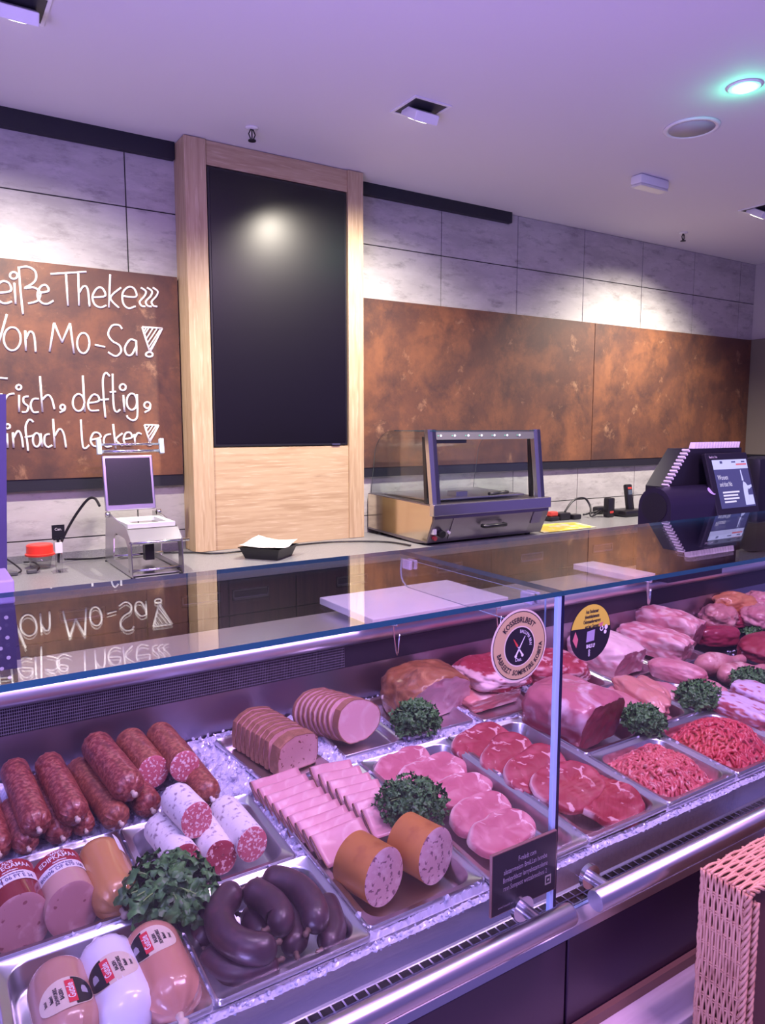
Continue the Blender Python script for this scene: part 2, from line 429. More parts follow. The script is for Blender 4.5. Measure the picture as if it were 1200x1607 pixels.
# ================================================================== BACK COUNTER
t = thing('worktop', 'long grey speckled worktop along the back wall', 'worktop', (2.2, 3.35, 0.86))
mb = MB(); mb.box((-1.55, 2.985, 0.865), (6.0, YW-0.002, 0.90), bev=0.003); mb.build('slab', WORKTOP, t)
mb = MB(); mb.box((-1.55, YW-0.012, 0.9), (1.16, YW-0.0005, 0.935)); mb.build('upstand', WORKTOP, t)
xs = [-0.75, -0.22, 0.28, 0.78, 1.135, 1.46, 2.05, 2.64, 3.23, 3.82, 4.41, 5.0]
pos = ['at the far left', 'second from the left', 'below the red lid', 'below the tray sealer', 'below the left side of the oak surround', 'below the black paper lined tray', 'below the left end of the heated case',
       'below the middle of the heated case', 'below the yellow paper', 'below the telephone', 'at the far right']
for i, (a, b) in enumerate(zip(xs, xs[1:])):
    t = thing('base_cabinet', 'dark walnut base cabinet under the worktop, ' + pos[i], 'cabinet', ((a+b)/2, 3.3, 0), 'walnut base cabinets under the worktop')
    mb = MB(); mb.box((a+.002, 3.045, 0.1), (b-.002, YW-.003, 0.864)); mb.box((a+.002, 3.1, 0), (b-.002, YW-.003, 0.1)); mb.build('body', WALNUT, t)
    mb = MB(); mb.box((a+.004, 3.022, 0.70), (b-.004, 3.044, 0.855)); dr = mb.build('drawer', WALNUT, t)
    c = (a+b)/2; c = {3: 1.01, 4: 1.235}.get(i, c)
    w = min(0.085, (b-a)/2-.03)
    c = min(max(c, a+w+.01), b-w-.01)
    mb = MB(); mb.box((c-w, 3.012, 0.765), (c+w, 3.0215, 0.775)); mb.box((c-w, 3.012, 0.805), (c+w, 3.0215, 0.812))
    mb.box((c-w, 3.012, 0.765), (c-w+.006, 3.0215, 0.812)); mb.box((c+w-.006, 3.012, 0.765), (c+w, 3.0215, 0.812))
    mb.box((c-w, 3.018, 0.765), (c+w, 3.0215, 0.812), 1)
    mb.build('handle', [STEEL, STEEL_DARK], dr)
    mb = MB(); mb.box((a+.004, 3.022, 0.12), (b-.004, 3.044, 0.694)); mb.build('door', WALNUT, t)

# ================================================================== DISPLAY COUNTER (serve-over case)
CX0, CX1 = -1.1, 3.4
YG = 0.826                                                # plane of the front glass
case = thing('display_counter', 'long refrigerated meat counter with steel sill and dark front panels', 'display counter', (0.9, 1.3, 0))
mb = MB(); mb.box((CX0, 0.83, 0.10), (CX1, 1.58, 0.66)); mb.box((CX0, 0.90, 0.0), (CX1, 1.55, 0.10)); mb.box((CX0, 1.64, 0.0), (CX1, 1.79, 0.955)); mb.build('body', STEEL_DARK, case)
for a, b in ((CX0, 0.881), (0.887, 1.93), (1.936, CX1)):
    mb = MB(); mb.box((a, 0.802, 0.10), (b, 0.829, 0.662), bev=0.002); mb.build('front_panel', PANEL, case)
mb = MB(); mb.prism([(0.800, 0.664), (0.806, 0.674), (0.829, 0.691), (0.829, 0.664)], 'x', CX0, CX1); mb.build('bumper_strip', STEEL, case)
# air grille behind the glass
mb = MB(); mb.box((CX0, 0.830, 0.655), (CX1, 0.862, 0.672), 1)
for y in (0.830, 0.8455, 0.861): mb.box((CX0, y, 0.686), (CX1, y+0.0025, 0.6915))
k = CX0
while k < 2.6:
    mb.box((k, 0.830, 0.686), (k+0.003, 0.8635, 0.6912)); k += 0.0195
mb.build('air_grille', [CHROME, BLACKM], case)
SILL = mat('sill_steel', (0.66, 0.64, 0.70), 0.26, 1.0, bump=0.05, bscale=160, stretch=(0.1, 1, 1))
mb = MB(); mb.prism([(0.8635, 0.6915), (0.868, 0.6925), (0.889, 0.738), (0.889, 0.66), (0.8635, 0.66)], 'x', CX0, CX1); mb.build('front_sill', SILL, case)
mb = MB(); mb.prism([(0.889, 0.66), (0.889, 0.690), (1.61, 0.755), (1.61, 0.66)], 'x', CX0, CX1); mb.build('deck', STEEL_DARK, case)
BACKST = mat('back_wall_steel', (0.42, 0.38, 0.45), 0.32, 1.0, bump=0.05, bscale=120, stretch=(0.2, 1, 1))
mb = MB(); mb.prism([(1.606, 0.70), (1.622, 0.897), (1.639, 0.897), (1.639, 0.70)], 'x', CX0, CX1); mb.build('back_wall', BACKST, case)
# perforated air outlet
def perf_mat():
    m = mat('perforated_metal', (0.24, 0.22, 0.27), 0.4, 0.6)
    nt = m.node_tree; N = nt.nodes; L = nt.links; b = N['Principled BSDF']
    tc = N.new('ShaderNodeTexCoord'); sp = N.new('ShaderNodeSeparateXYZ'); L.new(tc.outputs['Object'], sp.inputs[0])
    def mth(op, a, c=None):
        x = N.new('ShaderNodeMath'); x.operation = op
        for i, v in enumerate((a, c)):
            if v is None: continue
            if isinstance(v, (int, float)): x.inputs[i].default_value = v
            else: L.new(v, x.inputs[i])
        return x.outputs[0]
    cx = mth('COSINE', mth('MULTIPLY', sp.outputs[0], 2*pi/0.0085)); cz = mth('COSINE', mth('MULTIPLY', sp.outputs[2], 2*pi/0.0085*0.62))
    f = mth('GREATER_THAN', mth('ABSOLUTE', mth('MULTIPLY', cx, cz)), 0.30)
    mx = N.new('ShaderNodeMix'); mx.data_type = 'RGBA'; L.new(f, mx.inputs[0])
    mx.inputs[6].default_value = (0.30, 0.28, 0.34, 1); mx.inputs[7].default_value = (0.008, 0.008, 0.012, 1)
    L.new(mx.outputs[2], b.inputs['Base Color']); return m
mb = MB(); mb.prism([(1.6215, 0.898), (1.6235, 0.953), (1.639, 0.953), (1.639, 0.898)], 'x', CX0, 0.92); mb.build('perforated_outlet', perf_mat(), case)
mb = MB(); mb.prism([(1.6215, 0.898), (1.6235, 0.953), (1.639, 0.953), (1.639, 0.898)], 'x', 0.92, CX1); mb.build('air_outlet', mat('outlet_dark', (0.05, 0.04, 0.06), 0.4, 0.5), case)
LEDGE = mat('ledge_steel', (0.70, 0.67, 0.74), 0.34, 0.85)
prof = [(1.80, 0.955), (1.80, 1.0), (1.615, 1.0)]+[(1.615-0.018*sin(a), 0.980+0.020*cos(a)) for a in [radians(d) for d in (20, 45, 70, 90, 115, 140, 165)]]+[(1.62, 0.955)]
mb = MB(); mb.prism(prof, 'x', CX0, CX1); smooth_by_angle(mb.build('staff_ledge', LEDGE, case), 30)

# glass guard
gg = thing('glass_guard', 'square clear glass guard over the meat counter, front panes and flat top', 'glass guard', (0.86, YG, 0.695))
def pane(name, a, b, edge):
    """box: large faces clear, narrow faces polished edge"""
    mb = MB(); mb.box(a, b)
    d = [b[i]-a[i] for i in range(3)]; thin = d.index(min(d))
    ax = [2, 2, 1, 1, 0, 0]
    mb.m = [0 if ax[i] == thin else 1 for i in range(6)]
    return mb.build(name, [GLASS, edge], gg)
pane('front_pane', (CX0, YG-0.004, 0.692), (0.8585, YG+0.002, 1.252), GLASS_EDGE2)
pane('front_pane', (0.8735, YG-0.004, 0.692), (CX1, YG+0.002, 1.252), GLASS_EDGE2)
mb = MB(); mb.box((0.8587, YG-0.005, 0.692), (0.8665, YG+0.003, 1.252)); mb.build('pane_edge', GLASS_EDGE2, gg)
mb = MB(); mb.box((0.8666, YG-0.005, 0.692), (0.8733, YG+0.003, 1.252)); mb.build('joint_seal', mat('joint_seal', (0.008, 0.008, 0.03), 0.2), gg)
pane('top_pane', (CX0, YG-0.006, 1.2525), (0.868, 1.288, 1.2605), GLASS_EDGE)
pane('top_pane', (0.8685, YG-0.006, 1.2525), (CX1, 1.288, 1.2605), GLASS_EDGE)
# hanging divider plate with clear brackets
dv = thing('glass_divider', 'narrow clear glass plate hanging crosswise under the glass top', 'glass plate', (0.85, 1.05, 1.20))
prof = [(0.84, 1.250), (1.255, 1.250), (1.258, 1.225)]+[(1.228+0.03*cos(radians(-d)), 1.222-0.03*sin(radians(d))) for d in (0, 25, 45, 70, 90)]+[(0.84, 1.192)]
mb = MB(); mb.prism(prof, 'x', 0.848, 0.852); mb.m = [0, 0]+[1]*(len(mb.m)-2); mb.build('plate', [GLASS, GLASS_EDGE2], dv)
CLEARPL = mat('clear_plastic', (0.65, 0.6, 0.8), 0.1, coat=1)
for y in (0.875, 1.225):
    mb = MB(); mb.box((0.840, y-0.014, 1.232), (0.8475, y+0.014, 1.2515), bev=0.002); mb.box((0.8525, y-0.014, 1.232), (0.860, y+0.014, 1.2515), bev=0.002); mb.build('bracket', CLEARPL, dv)

# hand rails
def rail(x0, x1, posts, label):
    t = thing('hand_rail', label, 'hand rail', ((x0+x1)/2, 0.765, 0.745), 'steel hand rails in front of the glass')
    mb = MB(); mb.tube([(x0, .765, .745), (x0+.002, .765, .745), (x1-.004, .765, .745), (x1, .765, .745)], [.0165, .0178, .0178, .0165], 20); smooth_by_angle(mb.build('rail_tube', STEEL, t), 40)
    for x in posts:
        mb = MB(); mb.tube([(x, .765, .745), (x, .820, .745)], .0105, 14); p = smooth_by_angle(mb.build('stub', STEEL, t), 40)
        mb = MB(); mb.tube([(x, .813, .745), (x, .8215, .745)], .0215, 20); smooth_by_angle(mb.build('clamp_disc', CHROME, p), 40)
rail(-0.95, 0.848, (-0.6, 0.1, 0.792), 'round brushed steel hand rail ending below the small black sign')
rail(0.905, 3.2, (0.95, 1.9, 2.8), 'round brushed steel hand rail running off to the right past the wicker basket')

# ------------------------------------------------------------------ sticker helpers (flat prints on the outside of the glass)
def disc(mb, cx, cz, r, y, mi=0, n=48, r0=0.0):
    if r0:
        v = [(cx+q*cos(2*pi*i/n), y, cz+q*sin(2*pi*i/n)) for q in (r0, r) for i in range(n)]
        mb.add(v, [(i, (i+1) % n, n+(i+1) % n, n+i) for i in range(n)], mi)
    else:
        mb.add([(cx+r*cos(2*pi*i/n), y, cz+r*sin(2*pi*i/n)) for i in range(n)], [tuple(range(n))], mi)
def flat_text(mb, body, cx, cz, size, y, mi=0, sx=1.0, bold=0.0, align='CENTER', rot=0.0, space=1.0):
    v, f = text_verts(body, size, sx, align, bold, space); c, s = cos(rot), sin(rot)
    mb.add([(cx+a*c-b*s, y, cz+a*s+b*c) for a, b in v], f, mi)
def arc_text(mb, body, cx, cz, R, a_mid, size, y, mi=0, sx=1.0, bold=0.0, inward=False, space=1.0):
    v, f = text_verts(body, size, sx, 'CENTER', bold, space)
    out = []
    for a, b in v:
        if inward: q = a_mid + a/R; r = R - b
        else: q = a_mid - a/R; r = R + b
        out.append((cx+r*cos(q), y, cz+r*sin(q)))
    mb.add(out, f, mi)
GOLD = mat('gold_print', (0.50, 0.36, 0.17), 0.45); GOLDL = mat('pale_gold_print', (0.66, 0.55, 0.42), 0.45)
YEL = mat('yellow_print', (0.62, 0.50, 0.05), 0.5); PRINTK = mat('sticker_black', (0.015, 0.012, 0.018), 0.35)
REDP = mat('red_print', (0.55, 0.05, 0.04), 0.5)
ys = YG-0.0045
sx, sz, sr = 0.777, 1.185, 0.0575
t = thing('round_sticker', 'round gold sticker with black centre and crossed knives on the left glass pane', 'sticker', (sx, ys, sz-sr))
mb = MB(); mb.prism([(sx+sr*cos(2*pi*i/48), sz+sr*sin(2*pi*i/48)) for i in range(48)], 'y', ys-0.0005, ys); mb.build('disc', GOLDL, t)
mb = MB(); disc(mb, sx, sz, sr*0.93, ys-0.0008, 0); disc(mb, sx, sz, sr*0.945, ys-0.0009, 1, r0=sr*0.925); mb.build('gold_ring', [GOLD, INKK], t)
mb = MB(); disc(mb, sx, sz-0.001, sr*0.56, ys-0.0010, 1); disc(mb, sx, sz-0.001, sr*0.525, ys-0.0012, 0); mb.build('black_centre', [PRINTK, GOLDL], t)
mb = MB(); yy = ys-0.0013
arc_text(mb, 'KOSSEBRLBEST', sx, sz, 0.0405, radians(93), 0.0125, yy, sx=0.85, bold=0.0002)
arc_text(mb, 'KOBITA', sx, sz, 0.0445, radians(-22), 0.0105, yy, sx=0.9, bold=0.0002, inward=True)
arc_text(mb, 'SOMFRTIRE', sx, sz, 0.0435, radians(-78), 0.0115, yy, sx=0.8, bold=0.0002, inward=True)
arc_text(mb, 'BABREEZT', sx, sz, 0.0435, radians(-142), 0.0115, yy, sx=0.8, bold=0.0002, inward=True)
mb.build('lettering', INKK, t)
mb = MB(); yy = ys-0.0014
arc_text(mb, 'BALLUMA BRAI', sx, sz, 0.0225, radians(42), 0.0075, yy, sx=0.75)
flat_text(mb, 'Das.', sx-0.002, sz-0.022, 0.008, yy)
def blade(mb, p, q, w, mi):
    p = Vector((p[0], 0, p[1])); q = Vector((q[0], 0, q[1])); d = (q-p).normalized(); n = Vector((-d.z, 0, d.x))*w
    mb.add([(v.x, yy, v.z) for v in (p+n, p-n, q-n*0.3, q+n*0.3)], [(0, 1, 2, 3)], mi)
blade(mb, (sx-0.007, sz-0.014), (sx+0.011, sz+0.014), 0.0016, 0); blade(mb, (sx+0.005, sz-0.014), (sx-0.004, sz-0.001), 0.0016, 0); blade(mb, (sx-0.0045, sz-0.0005), (sx-0.013, sz+0.012), 0.002, 1)
disc(mb, sx-0.008, sz-0.016, 0.0025, yy, 0, 12); disc(mb, sx+0.006, sz-0.016, 0.0025, yy, 0, 12)
mb.build('emblem', [INKW, REDP], t)

c2 = on_y(923, 991, YG); sx, sz, sr = c2.x, c2.z, 0.0485
t = thing('round_sticker', 'round sticker with yellow top half and black lower half on the right glass pane', 'sticker', (sx, ys, sz-sr))
mb = MB(); mb.prism([(sx+sr*cos(2*pi*i/48), sz+sr*sin(2*pi*i/48)) for i in range(48)], 'y', ys-0.0005, ys); mb.build('disc', PRINTK, t)
a0 = radians(-2)
P = [(sx+sr*0.975*cos(a), sz+sr*0.975*sin(a)) for a in [radians(7+(168-7)*i/24) for i in range(25)]]
mb = MB(); mb.add([(p[0], ys-0.0008, p[1]) for p in P], [tuple(range(25))]); mb.build('yellow_field', YEL, t)
mb = MB(); yy = ys-0.0010
for i, s in enumerate(('Aus Suubanaer', 'Jnbentinfanhemants', 'Osbmmaenfengesngort', 'aut hez Gansest')): flat_text(mb, s, sx+0.002, sz+0.0355-0.0085*i, 0.0085, yy, sx=(0.6 if i in (0, 3) else 0.52), bold=0.0003)
mb.build('lettering', INKK, t)
mb = MB(); mb.add([(sx-0.011, yy, sz-0.016), (sx+0.008, yy, sz-0.015), (sx+0.010, yy, sz+0.004), (sx-0.009, yy, sz+0.002)], [(0, 1, 2, 3)], 1)
flat_text(mb, 'BHLS LF', sx, sz-0.0235, 0.0085, yy-0.0002, sx=0.7, bold=0.0003); disc(mb, sx+0.026, sz+0.003, 0.0045, yy, 0, 16, r0=0.0025); disc(mb, sx+0.037, sz+0.004, 0.004, yy, 0, 16)
disc(mb, sx+0.035, sz-0.004, 0.0035, yy, 0, 16)
mb.add([(sx+0.018, yy, sz+0.012), (sx+0.03, yy, sz+0.014), (sx+0.025, yy, sz+0.004)], [(0, 1, 2)], 2)
mb.add([(sx-0.043, yy, sz-0.008), (sx-0.034, yy, sz-0.022), (sx-0.030, yy, sz-0.008), (sx-0.037, yy, sz+0.006)], [(0, 1, 2, 3)], 2)
for k in range(3): disc(mb, sx-0.003, sz-0.031-0.004*k, 0.002, yy, 0, 10, r0=0.0011)
mb.build('emblem', [INKW, mat('lilac_print', (0.35, 0.30, 0.42), 0.5), mat('pale_red_print', (0.55, 0.15, 0.16), 0.5)], t)

# small black sign hung on the glass joint
a, b, z0, z1 = 0.7235, 0.8655, 0.7525, 0.8575
t = thing('hanging_sign', 'small black rectangular sign with pale writing hung low on the front glass', 'sign', ((a+b)/2, ys, z0))
mb = MB(); mb.box((a, ys-0.006, z0), (b, ys-0.001, z1), bev=0.0008); mb.build('frame', mat('sign_edge', (0.22, 0.12, 0.10), 0.4), t)
mb = MB(); mb.box((a+.002, ys-0.0068, z0+.002), (b-.002, ys-0.0055, z1-.002)); mb.build('board', PRINTK, t)
mb = MB(); yy = ys-0.0072
flat_text(mb, 'F-mlsdt com', (a+b)/2+0.004, z0+0.083, 0.0125, yy, sx=0.62)
for i, s in enumerate(('alistarrmeism BmiLLan hombe', 'Brmlsprblaczr lørryebazam:sleme', 'rmn Sompeot wetzabmednos 2')):
    flat_text(mb, s, (a+b)/2+0.001, z0+0.069-0.0138*i, 0.0125, yy, sx=(0.62, 0.58, 0.60)[i])
flat_text(mb, 'wwwl bosemll son', a+0.03, z0+0.0125, 0.0055, yy, sx=0.8)
mb.box((b-.026, yy, z0+.016), (b-.0125, yy+.0003, z0+.0325), 1); mb.box((b-.0235, yy-.0003, z0+.019), (b-.015, yy, z0+.0295), 2); mb.box((b-.0215, yy-.0005, z0+.0225), (b-.017, yy-.0003, z0+.0262), 1)
mb.build('lettering', [INKG, mat('sign_badge', (0.30, 0.29, 0.25), 0.5), PRINTK], t)

# cutting boards on the ledge
def cutting_board(x0, x1, y0, y1, z, label):
    t = thing('cutting_board', label, 'cutting board', ((x0+x1)/2, (y0+y1)/2, 1.0005), 'white cutting boards on the staff ledge')
    mb = MB(); mb.box((x0, y0, z-0.02), (x1, y1, z), bev=0.002); mb.build('board', BOARD_PE, t)
    for x in (x0+0.06, x1-0.05):
        mb = MB(); mb.tube(spline([(x, y1-0.02, 1.0025), (x, y1-0.02, z-0.0235), (x, y0-0.002, z-0.0235), (x, y0-0.008, z-0.012), (x, y0-0.006, z-0.04), (x+0.012, y0-0.004, 0.93), (x+0.02, y0-0.004, z-0.05)], 4), 0.0022, 6); mb.build('wire_bracket', CHROME, t, True)
    for x in (x0+.03, x1-.03):
        mb = MB(); mb.box((x, 1.63, 1.0006), (x+.018, 1.78, z-0.0205)); mb.build('foot', BOARD_PE, t)
cutting_board(0.965, 1.425, 1.555, 1.845, 1.035, 'white cutting board on the ledge behind the glass, in front of the oak surround')
cutting_board(1.985, 2.09, 1.56, 1.83, 1.032, 'narrow white cutting board on the ledge left of the black scale')

# ================================================================== BLACK SCALE WITH SCREEN
sc = thing('counter_scale', 'black shop scale with lit customer screen and striped ribs on the staff ledge', 'scale', (2.4, 1.62, 1.0))
PURPK = mat('scale_black', (0.016, 0.012, 0.028), 0.3)
mb = MB(); mb.prism([(1.53, 1.0005), (1.53, 1.25)]+[(1.595-0.065*cos(radians(d)), 1.25+0.068*sin(radians(d))) for d in range(15, 180, 15)]+[(1.66, 1.25), (1.66, 1.0005)], 'x', 2.115, 2.42)
smooth_by_angle(mb.build('printer_housing', PURPK, sc), 25)
mb = MB(); mb.tube([(2.115, 1.595, 1.25), (2.1125, 1.595, 1.25)], 0.05, 28); mb.build('side_cover', BLACK, sc)
n = Vector((0, -cos(radians(45)), sin(radians(45)))); c = Vector((2.36, 1.595, 1.25))+n*0.0675
mb = MB(); u = Vector((1, 0, 0)); w = n.cross(u)
mb.add([c+u*0.017*cos(2*pi*i/24)+w*0.017*sin(2*pi*i/24) for i in range(24)]+[c+n*0.0008+u*0.016*cos(2*pi*i/24)+w*0.016*sin(2*pi*i/24) for i in range(24)], [tuple(range(24, 48))]+[(i, (i+1) % 24, 24+(i+1) % 24, 24+i) for i in range(24)]); mb.build('badge', mat('lilac_badge', (0.45, 0.38, 0.6), 0.4), sc)
mb = MB(); mb.prism([(2.20, 1.0005), (2.20, 1.315), (2.315, 1.445), (2.63, 1.445), (2.63, 1.0005)], 'y', 1.61, 1.70); mb.build('body', BLACK, sc)
mb = MB()
for k in range(11):
    f = k/11; p = Vector((2.20+0.115*f, 0, 1.315+0.13*f)); d = Vector((0.115, 0, 0.13)).normalized(); nn = Vector((-d.z, 0, d.x))
    q = [p, p+d*0.006, p+d*0.006+nn*0.010, p+nn*0.010]
    mb.add([(v.x, y, v.z) for y in (1.603, 1.630) for v in q], [(0, 1, 2, 3), (7, 6, 5, 4), (0, 4, 5, 1), (1, 5, 6, 2), (2, 6, 7, 3), (3, 7, 4, 0)])
mb.build('striped_ribs', INKW, sc)
mb = MB()
for k in range(17):
    x = 2.335+0.0165*k; mb.add([Vector((x+dx, y, z)) for y in (1.606, 1.628) for dx, z in ((0, 1.4455), (.0065, 1.4455), (.0145, 1.467), (.008, 1.467))], [(0, 1, 2, 3), (7, 6, 5, 4), (0, 4, 5, 1), (1, 5, 6, 2), (2, 6, 7, 3), (3, 7, 4, 0)])
mb.build('striped_top', INKW, sc)
# tilted monitor: local frame with x right, y up along the tilt
mo = Vector((2.36, 1.515, 1.2125)); up = Vector((0, 0.065, 0.22)).normalized(); rt = Vector((1, 0, 0)); nr = rt.cross(up)
if nr.y > 0: nr = -nr
MM = Matrix(((rt.x, nr.x, up.x, mo.x), (rt.y, nr.y, up.y, mo.y), (rt.z, nr.z, up.z, mo.z), (0, 0, 0, 1)))
mb = MB(); mb.box((0, -0.02, -0.004), (0.252, 0, 0.226), bev=0.004, M=MM); mb.box((0.06, -0.12, 0.05), (0.2, -0.02, 0.14), M=MM); mon = mb.build('monitor', BLACK, sc)
SCRN = mat('lit_screen_navy', (0.02, 0.02, 0.05), 0.3, emit=(0.055, 0.055, 0.16), estr=1.0)
SCRL = mat('lit_screen_pale', (0.2, 0.2, 0.3), 0.3, emit=(0.42, 0.48, 0.72), estr=1.0)
SCRW = mat('lit_screen_white', (0.2, 0.2, 0.2), 0.3, emit=(0.62, 0.62, 0.78), estr=1.0)
SCRR = mat('lit_screen_red', (0.2, 0.05, 0.05), 0.3, emit=(0.55, 0.12, 0.14), estr=1.0)
def scr(mb, x0, z0, x1, z1, y, mi): mb.add([MM @ Vector((x, y, z)) for x, z in ((x0, z0), (x1, z0), (x1, z1), (x0, z1))], [(0, 1, 2, 3)], mi)
def scr_text(mb, s, x, z, size, y, mi, sx=0.8, align='LEFT'):
    v, f = text_verts(s, size, sx, align, 0.0); mb.add([MM @ Vector((x+a, y, z+b)) for a, b in v], f, mi)
mb = MB(); scr(mb, 0.026, 0.024, 0.236, 0.200, 0.0008, 0); scr(mb, 0.026, 0.165, 0.236, 0.200, 0.0012, 1)
scr_text(mb, 'Wooen', 0.040, 0.135, 0.026, 0.0012, 2, 0.75); scr_text(mb, 'and that Nis', 0.044, 0.110, 0.024, 0.0012, 2, 0.62)
for k, w in enumerate((0.10, 0.088, 0.092, 0.07)): scr(mb, 0.052, 0.078-0.0115*k, 0.052+w, 0.084-0.0115*k, 0.0012, 2)
scr(mb, 0.165, 0.178, 0.230, 0.184, 0.0016, 3)
scr(mb, 0.07, 0.186, 0.085, 0.195, 0.0016, 0); scr(mb, 0.14, 0.188, 0.165, 0.193, 0.0016, 0); scr(mb, 0.20, 0.188, 0.222, 0.193, 0.0016, 0)
for poly in ([(.176, .03), (.205, .03), (.204, .078), (.212, .098), (.20, .112), (.187, .118), (.181, .1), (.178, .07)], [(.182, .12), (.192, .12), (.188, .16), (.183, .16)], [(.205, .03), (.232, .03), (.232, .066), (.205, .066)], [(.212, .086), (.235, .096), (.234, .104), (.208, .100)]):
    mb.add([MM @ Vector((x, 0.0012, z)) for x, z in poly], [tuple(range(len(poly)))], 1)
mb.build('screen_picture', [SCRN, SCRL, SCRW, SCRR], mon)
mb = MB(); scr_text(mb, 'Saach o You', 0.016, 0.211, 0.012, 0.0006, 0); mb.build('lettering', INKW, mon)
mb = MB(); mb.box((2.70, 1.72, 1.38), (2.80, 1.735, 1.455), bev=0.003); mb.box((2.74, 1.735, 1.0005), (2.76, 1.75, 1.40)); cd = mb.build('rear_display', BLACK, sc)
mb = MB(); mb.box((2.708, 1.7185, 1.40), (2.79, 1.7199, 1.448)); mb.build('screen', SCRL, cd)
t = thing('card_reader', 'small black rounded device behind the right edge of the scale', 'device', (3.0, 1.76, 1.0))
mb = MB(); mb.box((2.92, 1.70, 1.0005), (3.06, 1.79, 1.40), bev=0.03); smooth_by_angle(mb.build('housing', BLACK, t), 30)
mb = MB(); mb.box((2.99, 1.698, 1.33), (3.03, 1.6995, 1.337)); mb.build('indicator', SCRW, t)
mb = MB(); mb.tube(spline([(3.06, 1.75, 1.22), (3.10, 1.72, 1.27), (3.16, 1.70, 1.20)]), 0.004, 6); mb.build('cable', INKW, t, True)

# ================================================================== HEATED DISPLAY CASE
ov = thing('heated_display_case', 'steel heated display case with glass hood on the worktop right of the screen', 'heated case', (2.65, 3.35, 0.9))
ox0, ox1 = 2.25, 3.075
OVEN_SIDE = mat('polished_side', (0.75, 0.66, 0.52), 0.16, 1.0)
mb = MB(); mb.prism([(3.68, 0.925), (3.68, 1.135), (3.03, 1.118), (3.03, 1.045), (3.09, 0.915), (3.2, 0.905)], 'x', ox0+0.004, ox1-0.004); mb.build('base', mat('oven_steel', (0.26, 0.23, 0.27), 0.3, 0.9), ov)
for x in (ox0, ox1-0.004):
    mb = MB(); mb.prism([(3.675, 0.935), (3.675, 1.132), (3.04, 1.112), (3.04, 1.04), (3.095, 0.922)], 'x', x, x+0.004); mb.build('side_panel', OVEN_SIDE, ov)
mb = MB(); mb.box((ox0-.004, 3.022, 1.062), (ox1+.008, 3.06, 1.122), bev=0.003); mb.build('front_lip', STEEL, ov)
mb = MB(); mb.prism([(3.026, 1.045), (3.031, 1.045), (3.082, 0.93), (3.077, 0.93)], 'x', ox0+0.13, ox1-0.13); dr = mb.build('drawer_front', mat('drawer_steel', (0.30, 0.26, 0.32), 0.3, 0.9), ov)
mb = MB(); mb.tube([(2.58, 3.035, 0.992), (2.58, 3.012, 0.990), (2.73, 3.012, 0.990), (2.73, 3.035, 0.992)], 0.011, 10); mb.build('drawer_handle', BLACK, dr, True)
mb = MB(); mb.prism([(3.024, 1.043), (3.030, 1.043), (3.06, 0.975), (3.054, 0.975)], 'x', ox1-0.118, ox1-0.05); mb.build('rating_plate', mat('rating_plate', (0.22, 0.2, 0.24), 0.5), ov)
mb = MB(); mb.tube([(2.315, 3.075, 0.972), (2.315, 3.035, 0.962)], 0.02, 18); smooth_by_angle(mb.build('dial', BLACK, ov))
mb = MB(); mb.tube([(2.285, 3.08, 0.945), (2.285, 3.058, 0.94)], 0.012, 14); mb.build('red_switch', mat('red_switch', (0.35, 0.03, 0.05), 0.4), ov)
mb = MB(); mb.box((2.262, 3.045, 0.965), (2.282, 3.075, 0.992)); mb.build('label', INKW, ov)
mb = MB(); mb.tube([(2.37, 3.07, 0.97), (2.37, 3.05, 0.966)], 0.008, 12); mb.build('round_label', INKW, ov)
# posts, hood glass, top bar
for x in (ox0+0.005, ox1-0.075):
    mb = MB(); mb.prism([(3.045, 1.122), (3.075, 1.122), (3.125, 1.508), (3.095, 1.508)], 'x', x, x+0.028); mb.build('front_post', STEEL, ov)
    mb = MB(); mb.prism([(3.042, 1.122), (3.075, 1.122), (3.125, 1.508), (3.092, 1.508)], 'x', x+0.0285, x+0.05); mb.build('front_post', STEEL_DARK, ov)
    mb = MB(); mb.prism([(3.10, 1.122), (3.125, 1.122), (3.150, 1.47), (3.125, 1.47)], 'x', x+0.004, x+0.02); mb.build('inner_post', BLACK, ov)
mb = MB(); mb.prism([(3.085, 1.455), (3.110, 1.455), (3.117, 1.497), (3.092, 1.497)], 'x', ox0+0.056, ox1-0.076); bar = mb.build('control_bar', mat('bar_grey', (0.16, 0.15, 0.17), 0.4), ov)
LW = mat('lamp_white', (0.8, 0.8, 0.8), 0.4, emit=(0.9, 0.9, 1.0), estr=0.9); LG = mat('lamp_green', (0.1, 0.5, 0.3), 0.4, emit=(0.1, 0.6, 0.35), estr=0.7)
for k in range(7):
    x = ox0+0.085+k*0.092
    mb = MB(); mb.lathe([(0.006, 0), (0.006, 0.0015)], 12, 0, Matrix.Translation((x, 3.0865, 1.476)) @ Matrix.Rotation(pi/2, 4, 'X')); mb.build('indicator_lamp', LW, bar)
    mb = MB(); mb.lathe([(0.003, 0), (0.003, 0.0015)], 10, 0, Matrix.Translation((x-0.017, 3.087, 1.476)) @ Matrix.Rotation(pi/2, 4, 'X')); mb.build('status_dot', LG, bar)
mb = MB(); mb.box((ox0+0.02, 3.09, 1.499), (ox1-0.07, 3.43, 1.503)); mb.m = [1 if i >= 2 else 0 for i in range(6)]; mb.build('top_glass', [GLASS, GLASS_EDGE], ov)
cur = [(3.43, 1.503)]+[(3.43+0.16*sin(radians(d)), 1.343+0.16*cos(radians(d))) for d in range(10, 91, 10)]
cur = [(3.43+0.20*sin(radians(d)), 1.333+0.17*cos(radians(d))) for d in range(0, 80, 8)]+[(3.655, 1.2), (3.665, 1.137)]
mb = MB(); n = len(cur)
mb.add([(x, y, z) for x in (ox0+0.02, ox1-0.06) for y, z in cur], [(i, i+1, n+i+1, n+i) for i in range(n-1)])
smooth_by_angle(mb.build('curved_glass', GLASS, ov), 40)
